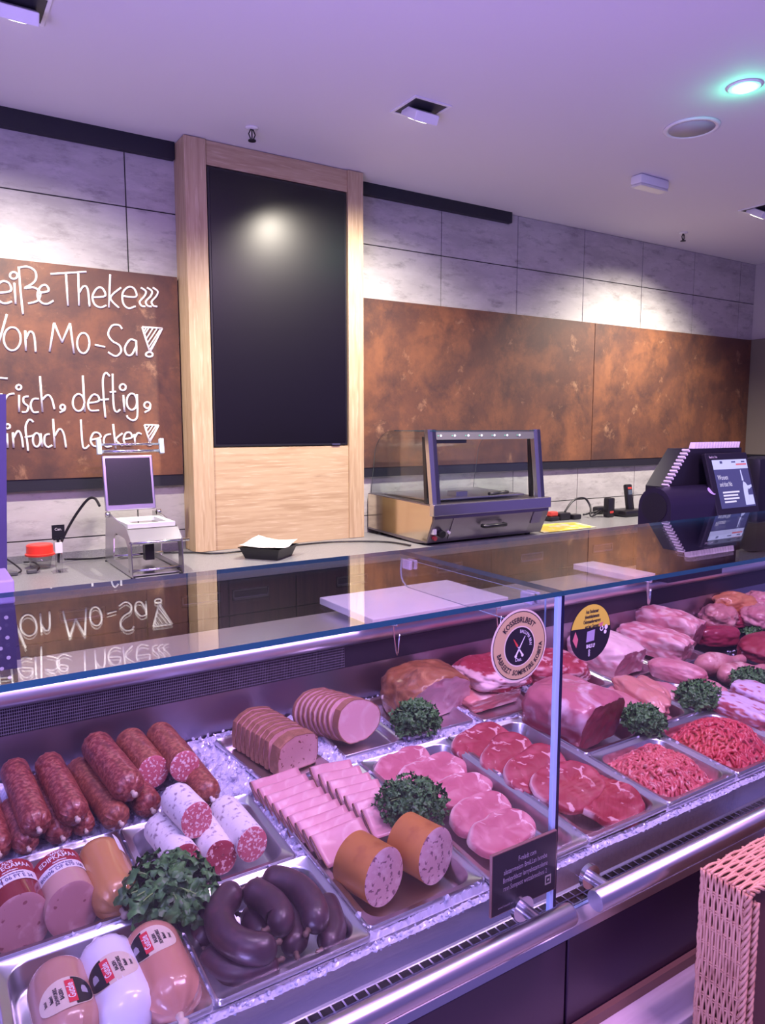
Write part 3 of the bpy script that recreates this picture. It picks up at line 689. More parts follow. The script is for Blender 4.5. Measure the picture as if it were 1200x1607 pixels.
for x in (ox0+0.012, ox1-0.04):
    mb = MB(); mb.prism([(3.10, 1.125), (3.13, 1.50)]+cur, 'x', x, x+0.004); mb.m = [0, 0]+[1]*(len(mb.m)-2); mb.build('side_glass', [GLASS, mat('side_glass_edge', (0.10, 0.11, 0.11), 0.2)], ov)
mb = MB(); mb.box((ox0+0.06, 3.14, 1.435), (ox0+0.30, 3.20, 1.485)); mb.build('heater_hood', BLACK, ov)
mb = MB(); mb.box((ox0+0.055, 3.085, 1.125), (ox0+0.70, 3.088, 1.45)); mb.m = [0, 0, 0, 0, 0, 0]; dg_ = mb.build('sliding_door', GLASS, ov)
mb = MB(); mb.tube([(2.66, 3.075, 1.158), (2.66, 3.056, 1.158), (2.78, 3.056, 1.163), (2.78, 3.075, 1.163)], 0.009, 8); mb.build('door_handle', BLACK, dg_, True)
mb = MB(); mb.box((ox0+0.06, 3.13, 1.131), (ox1-0.1, 3.62, 1.140), bev=0.002); mb.box((ox0+0.28, 3.2, 1.14), (ox0+0.36, 3.28, 1.165)); mb.build('warming_plate', STEEL, ov)
for x in (ox0+0.04, ox1-0.06):
    for y in (3.14, 3.6):
        mb = MB(); mb.lathe([(0.015, 0.9005), (0.015, 0.915)], 12, 0, Matrix.Translation((x, y, 0))); mb.build('foot', BLACK, ov)

# ================================================================== TRAY SEALER
sl = thing('tray_sealer', 'stainless steel tray sealing machine with raised lid on the worktop', 'tray sealer', (0.84, 3.28, 0.9))
sx0, sx1 = 0.735, 0.95
for x in (sx0, sx1-0.004):
    # side plate with a rounded cut-out, as a ring
    out = [(3.05, 0.905), (3.06, 1.055), (3.12, 1.10), (3.42, 1.135), (3.50, 1.13), (3.55, 0.905)]
    inn = [(3.11, 0.935), (3.11, 1.02), (3.15, 1.055), (3.32, 1.06), (3.36, 1.03), (3.38, 0.935)]
    k = len(out); vs = [(xx, *p) for xx in (x, x+0.004) for p in out+inn]
    fs = []
    for i in range(k):
        j = (i+1) % k
        fs += [(i, j, k+j, k+i), (2*k+i, 3*k+i, 3*k+j, 2*k+j), (i, 2*k+i, 2*k+j, j), (k+i, k+j, 3*k+j, 3*k+i)]
    mb = MB(); mb.add(vs, fs); mb.build('side_plate', STEEL, sl)
mb = MB(); mb.prism([(3.065, 1.05), (3.12, 1.096), (3.13, 1.092), (3.075, 1.045)], 'x', sx0+.004, sx1-.004); mb.build('front_slope', STEEL, sl)
for q0, q1, y, z in ((sx0-.004, sx1+.03, 3.066, 1.045), (sx0, sx1, 3.36, .95), (sx0, sx1, 3.10, .925)):
    mb = MB(); mb.tube([(q0, y, z), (q1, y, z)], .0065, 12); mb.build('cross_bar', CHROME, sl, True)
mb = MB(); mb.box((sx0+.01, 3.08, 0.906), (sx1-.01, 3.48, 0.912)); mb.build('base_plate', STEEL, sl)
mb = MB(); mb.box((sx0+.12, 3.30, 0.93), (sx0+.16, 3.34, 1.05)); mb.build('inner_post', BLACK, sl)
mb = MB()
mb.box((sx0+.008, 3.13, 1.100), (sx1-.008, 3.155, 1.118)); mb.box((sx0+.008, 3.36, 1.100), (sx1-.008, 3.385, 1.118)); mb.box((sx0+.008, 3.155, 1.100), (sx0+.034, 3.36, 1.118)); mb.box((sx1-.034, 3.155, 1.100), (sx1-.008, 3.36, 1.118)); mb.build('sealing_frame', mat('frame_white', (0.72, 0.73, 0.75), 0.4), sl)
mb = MB(); mb.box((sx0+.034, 3.155, 1.065), (sx1-.034, 3.36, 1.07)); mb.build('well', STEEL_DARK, sl)
for x in (sx0-.006, sx1+.006):
    mb = MB(); mb.tube([(x-.01, 3.43, 1.13), (x+.01, 3.43, 1.13)], 0.012, 14); mb.build('hinge', CHROME, sl, True)
M = Matrix.Translation((0.838, 3.43, 1.145)) @ Matrix.Rotation(radians(-9), 4, 'X')
mb = MB(); mb.box((-0.118, -0.012, 0.0), (0.105, 0.012, 0.25), bev=0.004, M=M); lid = mb.build('lid', STEEL, sl)
mb = MB(); mb.box((-0.105, -0.016, 0.025), (0.092, -0.0125, 0.238), bev=0.0015, M=M); mb.build('heating_plate', mat('heating_plate', (0.07, 0.07, 0.075), 0.2, 0.8), lid)
mb = MB(); mb.tube([M @ Vector((-0.125, -0.01, 0.268)), M @ Vector((0.15, -0.01, 0.268))], 0.008, 12); mb.tube([M @ Vector((-0.125, -0.01, 0.300)), M @ Vector((0.15, -0.01, 0.300))], 0.006, 12); mb.build('grip_bars', CHROME, lid, True)
for x in (-0.128, 0.150):
    mb = MB(); mb.box((x-.008, -0.022, 0.255), (x+.012, 0.004, 0.325), bev=0.003, M=M); mb.build('grip_end', mat('pale_blue_end', (0.55, 0.66, 0.78), 0.4), lid)
for x in (sx0+0.004, sx1-0.01):
    for y in (3.06, 3.53):
        mb = MB(); mb.lathe([(0.009, 0.9005), (0.009, 0.906)], 10, 0, Matrix.Translation((x, y, 0))); mb.build('foot', BLACK, sl)
mb = MB(); mb.tube(spline([(0.70, 3.45, 1.17), (0.69, 3.5, 1.20), (0.66, 3.52, 1.19), (0.60, 3.55, 1.10), (0.55, 3.58, 0.99), (0.54, 3.6, 0.906)], 8), 0.006, 8); mb.build('power_cord', BLACK, sl, True)

# ================================================================== SMALL THINGS ON THE WORKTOP
t = thing('paper_lined_tray', 'black plastic tray lined with printed white paper on the worktop', 'tray', (1.42, 3.2, 0.9))
def quad_ring(c, hx, hy, z, rot): return [Vector((c[0]+x*cos(rot)-y*sin(rot), c[1]+x*sin(rot)+y*cos(rot), z)) for x, y in ((-hx, -hy), (hx, -hy), (hx, hy), (-hx, hy))]
R_ = radians(38); c = (1.42, 3.235)
L0 = [quad_ring(c, 0.075, 0.085, 0.901, R_), quad_ring(c, 0.095, 0.105, 0.955, R_), quad_ring(c, 0.101, 0.111, 0.957, R_), quad_ring(c, 0.099, 0.109, 0.954, R_), quad_ring(c, 0.092, 0.102, 0.953, R_), quad_ring(c, 0.073, 0.083, 0.904, R_)]
vs = [v for r in L0 for v in r]; fs = [(4*i+j, 4*i+(j+1) % 4, 4*i+4+(j+1) % 4, 4*i+4+j) for i in range(5) for j in range(4)]+[(0, 1, 2, 3), (20, 21, 22, 23)]
mb = MB(); mb.add(vs, fs); mb.build('tray', BLACK, t)
mb = MB(); G = 10; vs = []; hh = {}
for i in range(G+1):
    for j in range(G+1):
        u, v = i/G*2-1, j/G*2-1
        x, y = 0.098*u, 0.108*v
        z = 0.962+0.006*sin(3*u+v)+0.026*max(0, (u+v)/2)**2*1.2 + 0.012*max(0, -v*u)
        vs.append((c[0]+x*cos(R_)-y*sin(R_), c[1]+x*sin(R_)+y*cos(R_), z))
mb.add(vs, [(i*(G+1)+j, (i+1)*(G+1)+j, (i+1)*(G+1)+j+1, i*(G+1)+j+1) for i in range(G) for j in range(G)])
pp = mb.build('paper_liner', mat('printed_paper', (0.68, 0.67, 0.66), 0.8, layers=[((0.33, 0.33, 0.35), 'noise', 60, 0.53, 0.57, 2)]), t, True)
t = thing('price_card_holder', 'clear clip holder with a small black card standing on the worktop at the left', 'card holder', (0.51, 3.38, 0.9))
CLEAR2 = glass_mat('clear_acrylic', (0.93, 0.93, 0.93))
mb = MB(); mb.box((0.497, 3.37, 0.9005), (0.522, 3.39, 0.985)); mb.box((0.495, 3.366, 0.985), (0.524, 3.394, 1.03), 1); mb.box((0.480, 3.35, 0.9005), (0.54, 3.41, 0.903)); mb.build('holder', [CLEAR2, INKW], t)
mb = MB(); mb.box((0.487, 3.378, 1.045), (0.538, 3.381, 1.105)); mb.tube([(0.498, 3.379, 1.04), (0.498, 3.379, 1.05)], 0.007, 8); mb.tube([(0.522, 3.379, 1.04), (0.522, 3.379, 1.05)], 0.007, 8); cd = mb.build('card', BLACK, t)
mb = MB(); mb.tube([(0.51, 3.38, 1.03), (0.51, 3.38, 1.046)], 0.006, 8); mb.build('clip', BLACK, t)
mb = MB(); flat_text(mb, 'Can.', 0.5125, 1.086, 0.016, 3.3775); mb.build('lettering', INKW, cd)
t = thing('red_tub', 'clear round tub with bright red lid standing on the worktop behind the card holder', 'tub', (0.465, 3.52, 0.9))
mb = MB(); mb.lathe([(0.0, 0.9005), (0.04, 0.9005), (0.050, 0.958), (0.048, 0.958), (0.039, 0.903), (0.0, 0.903)], 28, 0, Matrix.Translation((0.455, 3.52, 0))); mb.build('cup', CLEAR2, t, True)
REDT = mat('red_translucent', (0.85, 0.045, 0.03), 0.3)
mb = MB(); mb.lathe([(0.0, 0.9585), (0.060, 0.9585), (0.062, 0.967), (0.056, 0.970), (0.055, 1.004), (0.050, 1.008), (0.0, 1.006)], 28, 0, Matrix.Translation((0.455, 3.52, 0))); smooth_by_angle(mb.build('lid', REDT, t))
for i, (x, y) in enumerate(((0.33, 3.40), (0.405, 3.41))):
    t = thing('power_plug', ('grey power plug lying on the worktop at the left picture edge', 'grey power plug lying on the worktop below the red tub')[i], 'plug', (x, y, 0.9))
    mb = MB(); mb.box((x-.02, y-.012, 0.901), (x+.02, y+.012, 0.918), bev=0.004); mb.build('plug_body', mat('plug_grey', (0.08, 0.08, 0.085), 0.5), t)
    mb = MB(); mb.tube(spline([(x+.02, y, 0.91), (x+.035, y+.04, 0.918), (x-.02+i*0.05, y+.16, 0.96-0.04*i), (x-.12+i*0.12, 3.66, 1.02-0.11*i)], 8), 0.004, 6); mb.build('cord', BLACK, t, True)
mb = MB(); mb.tube(spline([(0.56, 3.55, 0.925), (0.70, 3.60, 0.908), (0.95, 3.62, 0.907), (1.13, 3.53, 0.907), (1.25, 3.43, 0.907), (1.6, 3.45, 0.907), (1.9, 3.44, 0.907), (2.12, 3.30, 0.907), (2.17, 3.12, 0.907)], 8), 0.005, 6)
tag(mb.build('extension_lead', BLACK, None, True), 'long black cord running along the worktop past the oak surround', 'cord')
t = thing('yellow_sheet', 'yellow printed paper sheets on the worktop right of the heated case', 'paper', (3.35, 3.3, 0.9))
mb = MB(); mb.add([Vector(p) for p in ((3.11, 3.10, .902), (3.56, 3.10, .902), (3.62, 3.33, .902), (3.2, 3.42, .902))]+[Vector(p) for p in ((3.11, 3.10, .905), (3.56, 3.10, .905), (3.62, 3.33, .905), (3.2, 3.42, .905))], [(0, 1, 2, 3), (4, 5, 6, 7), (0, 1, 5, 4), (1, 2, 6, 5), (2, 3, 7, 6), (3, 0, 4, 7)])
mb.build('sheet', mat('yellow_paper', (0.62, 0.48, 0.06), 0.7, layers=[((0.6, 0.55, 0.4), 'noise', 12, 0.5, 0.6)]), t)
t = thing('cordless_phone', 'black cordless telephone handset standing in its cradle near the wall', 'phone', (4.3, 3.42, 0.9))
mb = MB(); mb.box((4.13, 3.34, 0.9005), (4.35, 3.5, 0.945), bev=0.012); smooth_by_angle(mb.build('cradle', BLACK, t))
M = Matrix.Translation((4.27, 3.42, 0.93)) @ Matrix.Rotation(radians(-10), 4, 'X'); mb = MB(); mb.box((-.032, -.016, 0), (.032, .016, 0.19), bev=0.01, M=M); hs = smooth_by_angle(mb.build('handset', BLACK, t))
mb = MB(); mb.box((-.02, -.0175, .115), (.02, -.0162, .15), M=M); mb.box((-.02, -.0175, .155), (.02, -.0162, .168), 1, M=M); mb.build('keypad_display', [mat('phone_display', (0.08, 0.1, 0.14), 0.3), REDP], hs)
t = thing('hand_scanner', 'small black upright handset left of the telephone cradle', 'handset', (4.06, 3.42, 0.9))
mb = MB(); mb.box((4.02, 3.40, 0.9005), (4.085, 3.45, 1.035), bev=0.01); smooth_by_angle(mb.build('body', BLACK, t)); mb = MB(); mb.box((4.035, 3.3985, 0.93), (4.07, 3.4, 0.945)); mb.build('label', REDP, t)
t = thing('charger', 'black charger box with a looped cable on the worktop beside the heated case', 'charger', (3.75, 3.48, 0.9))
mb = MB(); mb.box((3.62, 3.46, 0.9005), (3.72, 3.54, 0.95), bev=0.008); mb.box((3.73, 3.44, 0.9005), (3.80, 3.5, 0.935), bev=0.008); mb.box((3.545, 3.47, 0.93), (3.61, 3.52, 0.962), 1, bev=0.008); mb.box((3.53, 3.46, 0.9005), (3.615, 3.53, 0.93), bev=0.008); mb.build('body', [BLACK, REDP], t)
mb = MB(); mb.tube(spline([(3.70, 3.50, .95), (3.80, 3.52, 1.02), (3.92, 3.53, 1.03), (3.95, 3.5, .97), (3.90, 3.45, .915), (3.98, 3.46, .93), (4.02, 3.48, .94), (3.88, 3.5, .92)], 8), 0.007, 6); mb.build('cable', BLACK, t, True)
mb = MB(); mb.box((4.10, 3.56, .9005), (4.20, 3.62, .955), bev=0.015); 
tag(smooth_by_angle(mb.build('adapter', BLACK, None)), 'black adapter lump lying against the wall behind the small handset', 'adapter')
t = thing('wall_cabinet', 'tall taupe side cabinet at the right end of the back wall', 'cabinet', (6.08, 3.2, 0))
mb = MB(); mb.box((6.055, 3.3, 1.285), (6.098, 3.69, 2.255), bev=0.008); mb.build('panel', GREIGE, t)
mb = MB(); mb.box((6.055, 3.28, 1.23), (6.098, 3.69, 1.283)); mb.build('bottom_rail', TRIM, t)
t = thing('red_sign', 'red sign on the right side wall at the picture edge', 'sign', (6.0, 3.1, 1.2))
mb = MB(); mb.box((6.06, 2.6, 1.22), (6.099, 3.27, 1.95)); mb.build('frame', mat('sign_red', (0.55, 0.02, 0.04), 0.4), t)
# left edge of the picture
t = thing('side_column', 'grey upright panel coloured as if violet-lit at the left picture edge', 'panel', (0.1, 2.0, 0))
mb = MB(); mb.add([Vector(p) for p in ((0.0, 2.0, 0.0), (0.178, 2.0, 0.0), (0.178, 2.06, 0.0), (0.0, 2.06, 0.0), (0.0, 2.0, 1.155), (0.182, 2.0, 1.155), (0.182, 2.06, 1.155), (0, 2.06, 1.155), (0, 2.0, 1.60), (0.203, 2.0, 1.60), (0.203, 2.06, 1.60), (0, 2.06, 1.60))],
                  [(0, 1, 2, 3), (8, 9, 10, 11)]+[(a+i, a+(i+1) % 4, a+4+(i+1) % 4, a+4+i) for a in (0, 4) for i in range(4)])
mb.build('panel', mat('violet_lit_grey', (0.10, 0.085, 0.20), 0.4), t)  # violet light is put into the colour of this grey column
t = thing('dotted_carton', 'black box with white polka dots and a lilac lid at the left picture edge', 'box', (0.08, 1.7, 1.0))
mb = MB(); mb.box((0.02, 1.64, 1.0005), (0.158, 1.78, 1.166)); bx = mb.build('carton', BLACK, t)
mb = MB()
for i in range(5):
    for j in range(7):
        x = 0.035+0.027*i+0.0135*(j % 2); z = 1.012+0.021*j
        if x < 0.152: mb.add([(x+0.004*cos(2*pi*k/12), 1.6394, z+0.004*sin(2*pi*k/12)) for k in range(12)], [tuple(range(12))])
mb.build('dots', INKW, bx)
mb = MB(); mb.box((0.015, 1.635, 1.1665), (0.161, 1.785, 1.215), bev=0.004); mb.build('lid', mat('lilac_lid', (0.5, 0.42, 0.72), 0.5), t)

# ================================================================== CEILING FITTINGS
def square_spot(x, y, label, rot=radians(0)):
    t = thing('recessed_spotlight', label, 'spotlight', (x, y, ZC), 'square recessed spotlights')
    mb = MB(); s = 0.095
    for a, b in (((-s, -s), (s, -s+.012)), ((-s, s-.012), (s, s)), ((-s, -s+.012), (-s+.012, s-.012)), ((s-.012, -s+.012), (s, s-.012))): mb.box((x+a[0], y+a[1], ZC-0.006), (x+b[0], y+b[1], ZC-0.0005))
    mb.build('frame', WHITE_PL, t)
    mb = MB(); mb.box((x-s+.012, y-s+.012, ZC-0.003), (x+s-.012, y+s-.012, ZC-0.0006)); mb.build('recess', mat('recess_dark', (0.03, 0.03, 0.035), 0.5), t)
    M = Matrix.Translation((x, y, ZC)) @ Matrix.Rotation(radians(30), 4, 'X')
    mb = MB(); mb.box((-0.06, -0.07, -0.045), (0.06, 0.05, -0.004), bev=0.004, M=M); hd = mb.build('lamp_head', WHITE_PL, t)
    mb = MB(); mb.lathe([(0.042, -0.0455), (0.042, -0.048)], 24, 0, M); mb.build('lens', mat('lamp_lens', (0.9, 0.9, 0.85), 0.3, emit=(1.0, 0.92, 0.78), estr=6.0), hd)
square_spot(1.936, 2.723, 'square recessed ceiling spotlight with tilted white head above the oak surround')
square_spot(0.377, 2.783, 'square recessed ceiling spotlight cut off at the top left picture corner')
square_spot(4.59, 2.771, 'square recessed ceiling spotlight at the right picture edge')
t = thing('green_downlight', 'round recessed ceiling lamp glowing bright green at the top right', 'ceiling lamp', (2.909, 1.854, ZC))
mb = MB(); mb.lathe([(0.066, ZC-0.0005), (0.066, ZC-0.004), (0.058, ZC-0.009), (0.046, ZC-0.007), (0.046, ZC-0.0005)], 32, 0, Matrix.Translation((2.909, 1.854, 0))); mb.build('ring', WHITE_PL, t, True)
mb = MB(); mb.lathe([(0.0, ZC-0.022), (0.02, ZC-0.021), (0.036, ZC-0.014), (0.045, ZC-0.004)], 32, 0, Matrix.Translation((2.909, 1.854, 0))); mb.build('lens', mat('green_lens', (0.6, 1, 0.8), 0.3, emit=(0.50, 1.0, 0.74), estr=2.2), t, True)
t = thing('ceiling_speaker', 'round flush white ceiling speaker with grey grille', 'speaker', (3.096, 2.222, ZC))
mb = MB(); mb.lathe([(0.122, ZC-0.0005), (0.122, ZC-0.006), (0.114, ZC-0.01), (0.1, ZC-0.008), (0.1, ZC-0.0005)], 40, 0, Matrix.Translation((3.096, 2.222, 0))); mb.build('ring', WHITE_PL, t, True)
mb = MB(); mb.lathe([(0.0, ZC-0.007), (0.1, ZC-0.0065), (0.1, ZC-0.001)], 40, 0, Matrix.Translation((3.096, 2.222, 0))); mb.build('grille', mat('speaker_grille', (0.42, 0.40, 0.46), 0.7), t, True)
t = thing('emergency_light', 'small white oblong box lamp on the ceiling', 'emergency lamp', (3.52, 2.774, ZC))
mb = MB(); mb.box((3.40, 2.735, ZC-0.05), (3.64, 2.81, ZC-0.0005), bev=0.012); smooth_by_angle(mb.build('housing', WHITE_PL, t)); mb = MB(); mb.box((3.405, 2.738, ZC-0.062), (3.635, 2.806, ZC-0.048), bev=0.006); mb.build('diffuser', mat('diffuser', (0.62, 0.6, 0.6), 0.3), t)
def sprinkler(x, y, label, k):
    t = thing('sprinkler', label, 'sprinkler', (x, y, ZC), 'ceiling sprinklers')
    M = Matrix.Translation((x, y, ZC)) @ Matrix.Scale(k, 4)
    mb = MB(); mb.lathe([(0.03, -0.0005), (0.03, -0.004), (0.012, -0.008)], 20, 0, M); mb.build('rosette', WHITE_PL, t, True)
    mb = MB(); mb.tube([M @ Vector(p) for p in ((-0.005, 0, -.008), (-.016, 0, -.03), (-.005, 0, -.055))], 0.003*k, 6); mb.tube([M @ Vector(p) for p in ((0.005, 0, -.008), (.016, 0, -.03), (.005, 0, -.055))], 0.003*k, 6); mb.tube([M @ Vector(p) for p in ((0, 0, -.008), (0, 0, -.055))], 0.003*k, 6); mb.build('frame', BLACK, t, True)
    mb = MB(); mb.lathe([(0.018, -0.055), (0.018, -0.06)], 14, 0, M); mb.build('deflector', BLACK, t)
sprinkler(1.405, 3.304, 'small dark sprinkler head on the ceiling above the oak surround', 1.0)
sprinkler(4.677, 3.384, 'small dark sprinkler head on the ceiling at the right near the wall', 1.0)

# ================================================================== BAG SHELF AND WICKER BASKET
mb = MB(); mb.box((CX0, 0.715, 0.455), (CX1, 0.795, 0.48), bev=0.002)
t = thing('bag_shelf', 'pale wooden bag shelf low along the front of the meat counter', 'shelf', (1.2, 0.75, 0.455)); mb.build('board', mat('pale_wood', (0.60, 0.50, 0.52), 0.5, stretch=(1, 12, 12), layers=[((0.50, 0.40, 0.42), 'noise', 5, 0.45, 0.7)]), t)
mb = MB(); mb.box((CX0, 0.790, 0.4805), (CX1, 0.8005, 0.5)); mb.build('rear_edge', mat('shelf_edge', (0.18, 0.09, 0.07), 0.5), t)
for x in (-0.8, 0.2, 1.3, 2.4):
    mb = MB(); mb.box((x, 0.72, 0.0005), (x+.03, 0.79, 0.454)); mb.build('support', PANEL, t)
bk = thing('wicker_basket', 'upright pink-lit wicker basket in front of the counter at the right', 'basket', (1.3, 0.66, 0.0))
WICK = mat('wicker', (0.56, 0.31, 0.20), 0.5, layers=[((0.40, 0.19, 0.12), 'noise', 40, 0.5, 0.7)])
bx0, bx1, by0, by1, bz0, bz1 = 1.088, 1.62, 0.612, 0.694, 0.02, 0.777
# left side: dense upright canes woven around pairs of cross canes
def weave_panel(name, O, U, V, N_, lu, lv, pu, pv, r=0.0026):
    """canes along V every pu, cross canes along U every pv, canes undulating around them"""
    mb = MB(); nu = max(2, int(lu/pu)); nv = max(2, int(lv/pv))
    for i in range(nu+1):
        x = lu*i/nu; pts = []
        for j in range(nv*4+1):
            s = lv*j/(nv*4); w = sin(pi*(s/pv)+(i % 2)*pi)
            pts.append(O+U*(x+0.0006*sin(i*3.1+j))+V*s+N_*(0.0017*w))
        mb.tube(pts, r, 5)
    for j in range(1, nv):
        for d in (-0.0022, 0.0022):
            s = pv*j*(lv/(nv*pv))
            mb.tube([O+U*(lu*k/20)+V*(s+d)+N_*(0.0006*sin(k)) for k in range(21)], 0.0018, 5)
    return mb.build(name, WICK, bk, True)
X_, Y_, Z_ = Vector((1, 0, 0)), Vector((0, 1, 0)), Vector((0, 0, 1))
weave_panel('side_panel', Vector((bx0, by0+.004, bz0)), Y_, Z_, -X_, by1-by0-.008, bz1-bz0, 0.0052, 0.031)
weave_panel('top_panel', Vector((bx0, by0+.002, bz1)), Y_, X_, Z_, by1-by0-.004, bx1-bx0, 0.0062, 0.034, 0.0027)
weave_panel('back_panel', Vector((bx0, by1, bz0)), X_, Z_, Y_, bx1-bx0, bz1-bz0, 0.012, 0.031, 0.003)
mb = MB()
def braid(a, b, r=0.0042):
    a, b = Vector(a), Vector(b); d = (b-a); n = max(8, int(d.length/0.006)); dn = d.normalized(); u = dn.cross(Vector((0.3, 0.5, 0.81))).normalized(); w = dn.cross(u)
    for ph in (0, 2*pi/3, 4*pi/3):
        mb.tube([a+d*(k/n)+(u*cos(k*0.9+ph)+w*sin(k*0.9+ph))*r for k in range(n+1)], r*0.75, 5)
braid((bx0, by0, bz1+.001), (bx1, by0, bz1+.001)); braid((bx0, by0, bz0), (bx0, by0, bz1)); braid((bx0, by1, bz0), (bx0, by1, bz1), 0.002); braid((bx0+.02, by0-.001, bz0), (bx0+.02, by0-.001, bz1-.02))
mb.build('braided_rim', WICK, bk, True)
mb = MB(); mb.box((bx0+.006, by0+.006, bz0), (bx1, by1-.006, bz1-.006), 0); mb.build('inner_lining', mat('basket_dark', (0.10, 0.035, 0.03), 0.7), bk)
mb = MB(); mb.box((bx0+.01, by0+.01, 0.0005), (bx1, by1-.01, bz0)); mb.build('base', mat('basket_dark', (0.10, 0.035, 0.03), 0.7), bk)

# ================================================================== TRAYS ON THE DECK  (deck coordinates: u along the counter, v up the slope, h off the deck)
I4 = Matrix.Identity(4)
def dmat(u, v, h=0.0, rz=0.0): return DM @ Matrix.Translation((u, v, h)) @ Matrix.Rotation(rz, 4, 'Z')
def rrect(x0, x1, y0, y1, r, z, n=6):
    out = []
    for cx, cy, a in ((x1-r, y1-r, 0), (x0+r, y1-r, 90), (x0+r, y0+r, 180), (x1-r, y0+r, 270)):
        for i in range(n+1):
            q = radians(a+90*i/n); out.append(Vector((cx+r*cos(q), cy+r*sin(q), z)))
    return out
FOOT = []                                                   # footprints, to keep the ice out of the pans
def tray(u0, u1, v0, v1, depth, label, m=STEEL_TRAY, flange=0.013, rin=0.030, rz=0.0, group='steel pans on the ice', hz=0.0, bulge=0.0):
    cu, cv = (u0+u1)/2, (v0+v1)/2; a, b = (u1-u0)/2-0.0006, (v1-v0)/2-0.0006
    FOOT.append((cu, cv, a, b, rz))
    t = thing('food_pan', label, 'pan', group=group, M=dmat(cu, cv, hz, rz))
    rings = [rrect(-a, a, -b, b, 0.009, -0.007), rrect(-a, a, -b, b, 0.009, 0.0), rrect(-a+.0022, a-.0022, -b+.0022, b-.0022, 0.008, 0.0022), rrect(-a+.0045, a-.0045, -b+.0045, b-.0045, 0.007, 0.0)]
    f = flange
    rings += [rrect(-a+f, a-f, -b+f, b-f, rin, -0.0012), rrect(-a+f+.0022, a-f-.0022, -b+f+.0022, b-f-.0022, rin, -0.0035)]
    g = f+.005+0.05*depth
    rings += [rrect(-a+g, a-g, -b+g, b-g, rin, -depth+0.006), rrect(-a+g+.003, a-g-.003, -b+g+.003, b-g-.003, rin, -depth+0.001), rrect(-a+g+.009, a-g-.009, -b+g+.009, b-g-.009, rin*0.8, -depth)]
    vs = [p for r in rings for p in r]; K = len(rings[0]); fs = []
    for i in range(len(rings)-1):
        for j in range(K): fs.append((i*K+j, i*K+(j+1) % K, (i+1)*K+(j+1) % K, (i+1)*K+j))
    fs.append(tuple((len(rings)-1)*K+j for j in range(K)))
    # underside shell
    vs2 = []; 
    mb = MB(); mb.add(vs, fs); o = mb.build('pan', m, t, local=I4); smooth_by_angle(o, 50)
    return t
BLKTRAY = mat('black_tray', (0.012, 0.011, 0.016), 0.3)
P_T1 = tray(.052, .300, -.012, .210, .042, 'steel pan at the lower left corner holding three oval-labelled sausages')
P_T2 = tray(.026, .277, .212, .440, .042, 'steel pan at the left picture edge holding two cut sausages with red labels')
P_T3 = tray(.279, .532, .214, .440, .042, 'steel pan holding the white-moulded salamis')
P_T4 = tray(.302, .549, -.010, .212, .045, 'steel pan holding dark blood sausages')
P_T5 = tray(.551, .788, .004, .437, .040, 'long steel pan holding folded ham slices and two mortadella halves')
P_T6 = tray(.790, 1.030, -.010, .440, .040, 'long steel pan holding pale pork chops with parsley')
P_T7 = tray(1.032, 1.269, -.006, .440, .040, 'long steel pan holding five overlapping dark red steaks')
P_T8 = tray(1.271, 1.494, .220, .455, .040, 'steel pan holding one large raw beef joint')
P_T9 = tray(1.271, 1.512, -.004, .218, .040, 'steel pan with the nearer heap of minced meat')
P_T10 = tray(1.514, 1.765, -.004, .232, .040, 'steel pan with the farther heap of minced meat at the right')
P_T11 = tray(1.496, 1.712, .236, .455, .036, 'steel pan holding raw escalope strips with parsley in front')
P_T12 = tray(1.714, 1.930, .236, .462, .036, 'steel pan holding pale pork fillets behind the mince')
P_T13 = tray(1.668, 1.888, .470, .705, .034, 'steel pan holding a rolled pork loin below the yellow sticker')
P_T18 = tray(1.432, 1.666, .464, .705, .034, 'steel pan holding one flat beef cut, behind the glass joint')
P_T17 = tray(1.165, 1.378, .458, .690, .030, 'steel pan holding stacked pork belly and beef behind the gold sticker')
P_T16 = tray(.948, 1.150, .475, .700, .016, 'shallow steel pan under the smoked ham joint', flange=.007, rin=.012)
P_T15 = tray(.772, .936, .470, .700, .016, 'shallow steel pan under the round ham slices', flange=.007, rin=.012)
P_T14 = tray(.560, .716, .445, .688, .016, 'shallow steel pan under the sliced meat loaf', flange=.006, rin=.010, rz=radians(9))
P_T19 = tray(1.892, 2.122, .470, .705, .030, 'steel pan holding two pork rib joints')
P_T20 = tray(1.767, 1.985, -.004, .232, .034, 'steel pan at the right picture edge holding pale ribs')
P_B1 = tray(1.934, 2.196, .240, .462, .045, 'black pan holding two chicken legs', BLKTRAY, .004, .012, group='black pans')
P_B2 = tray(2.200, 2.470, .240, .462, .045, 'black pan at the right picture edge holding a red meat piece', BLKTRAY, .004, .012, group='black pans')
P_B3 = tray(2.126, 2.370, .468, .700, .045, 'black pan holding dark liver lobes beside the rib joints', BLKTRAY, .004, .012, group='black pans')
P_B4 = tray(2.374, 2.640, .468, .700, .045, 'black pan at the back right holding mixed poultry pieces', BLKTRAY, .004, .012, group='black pans')

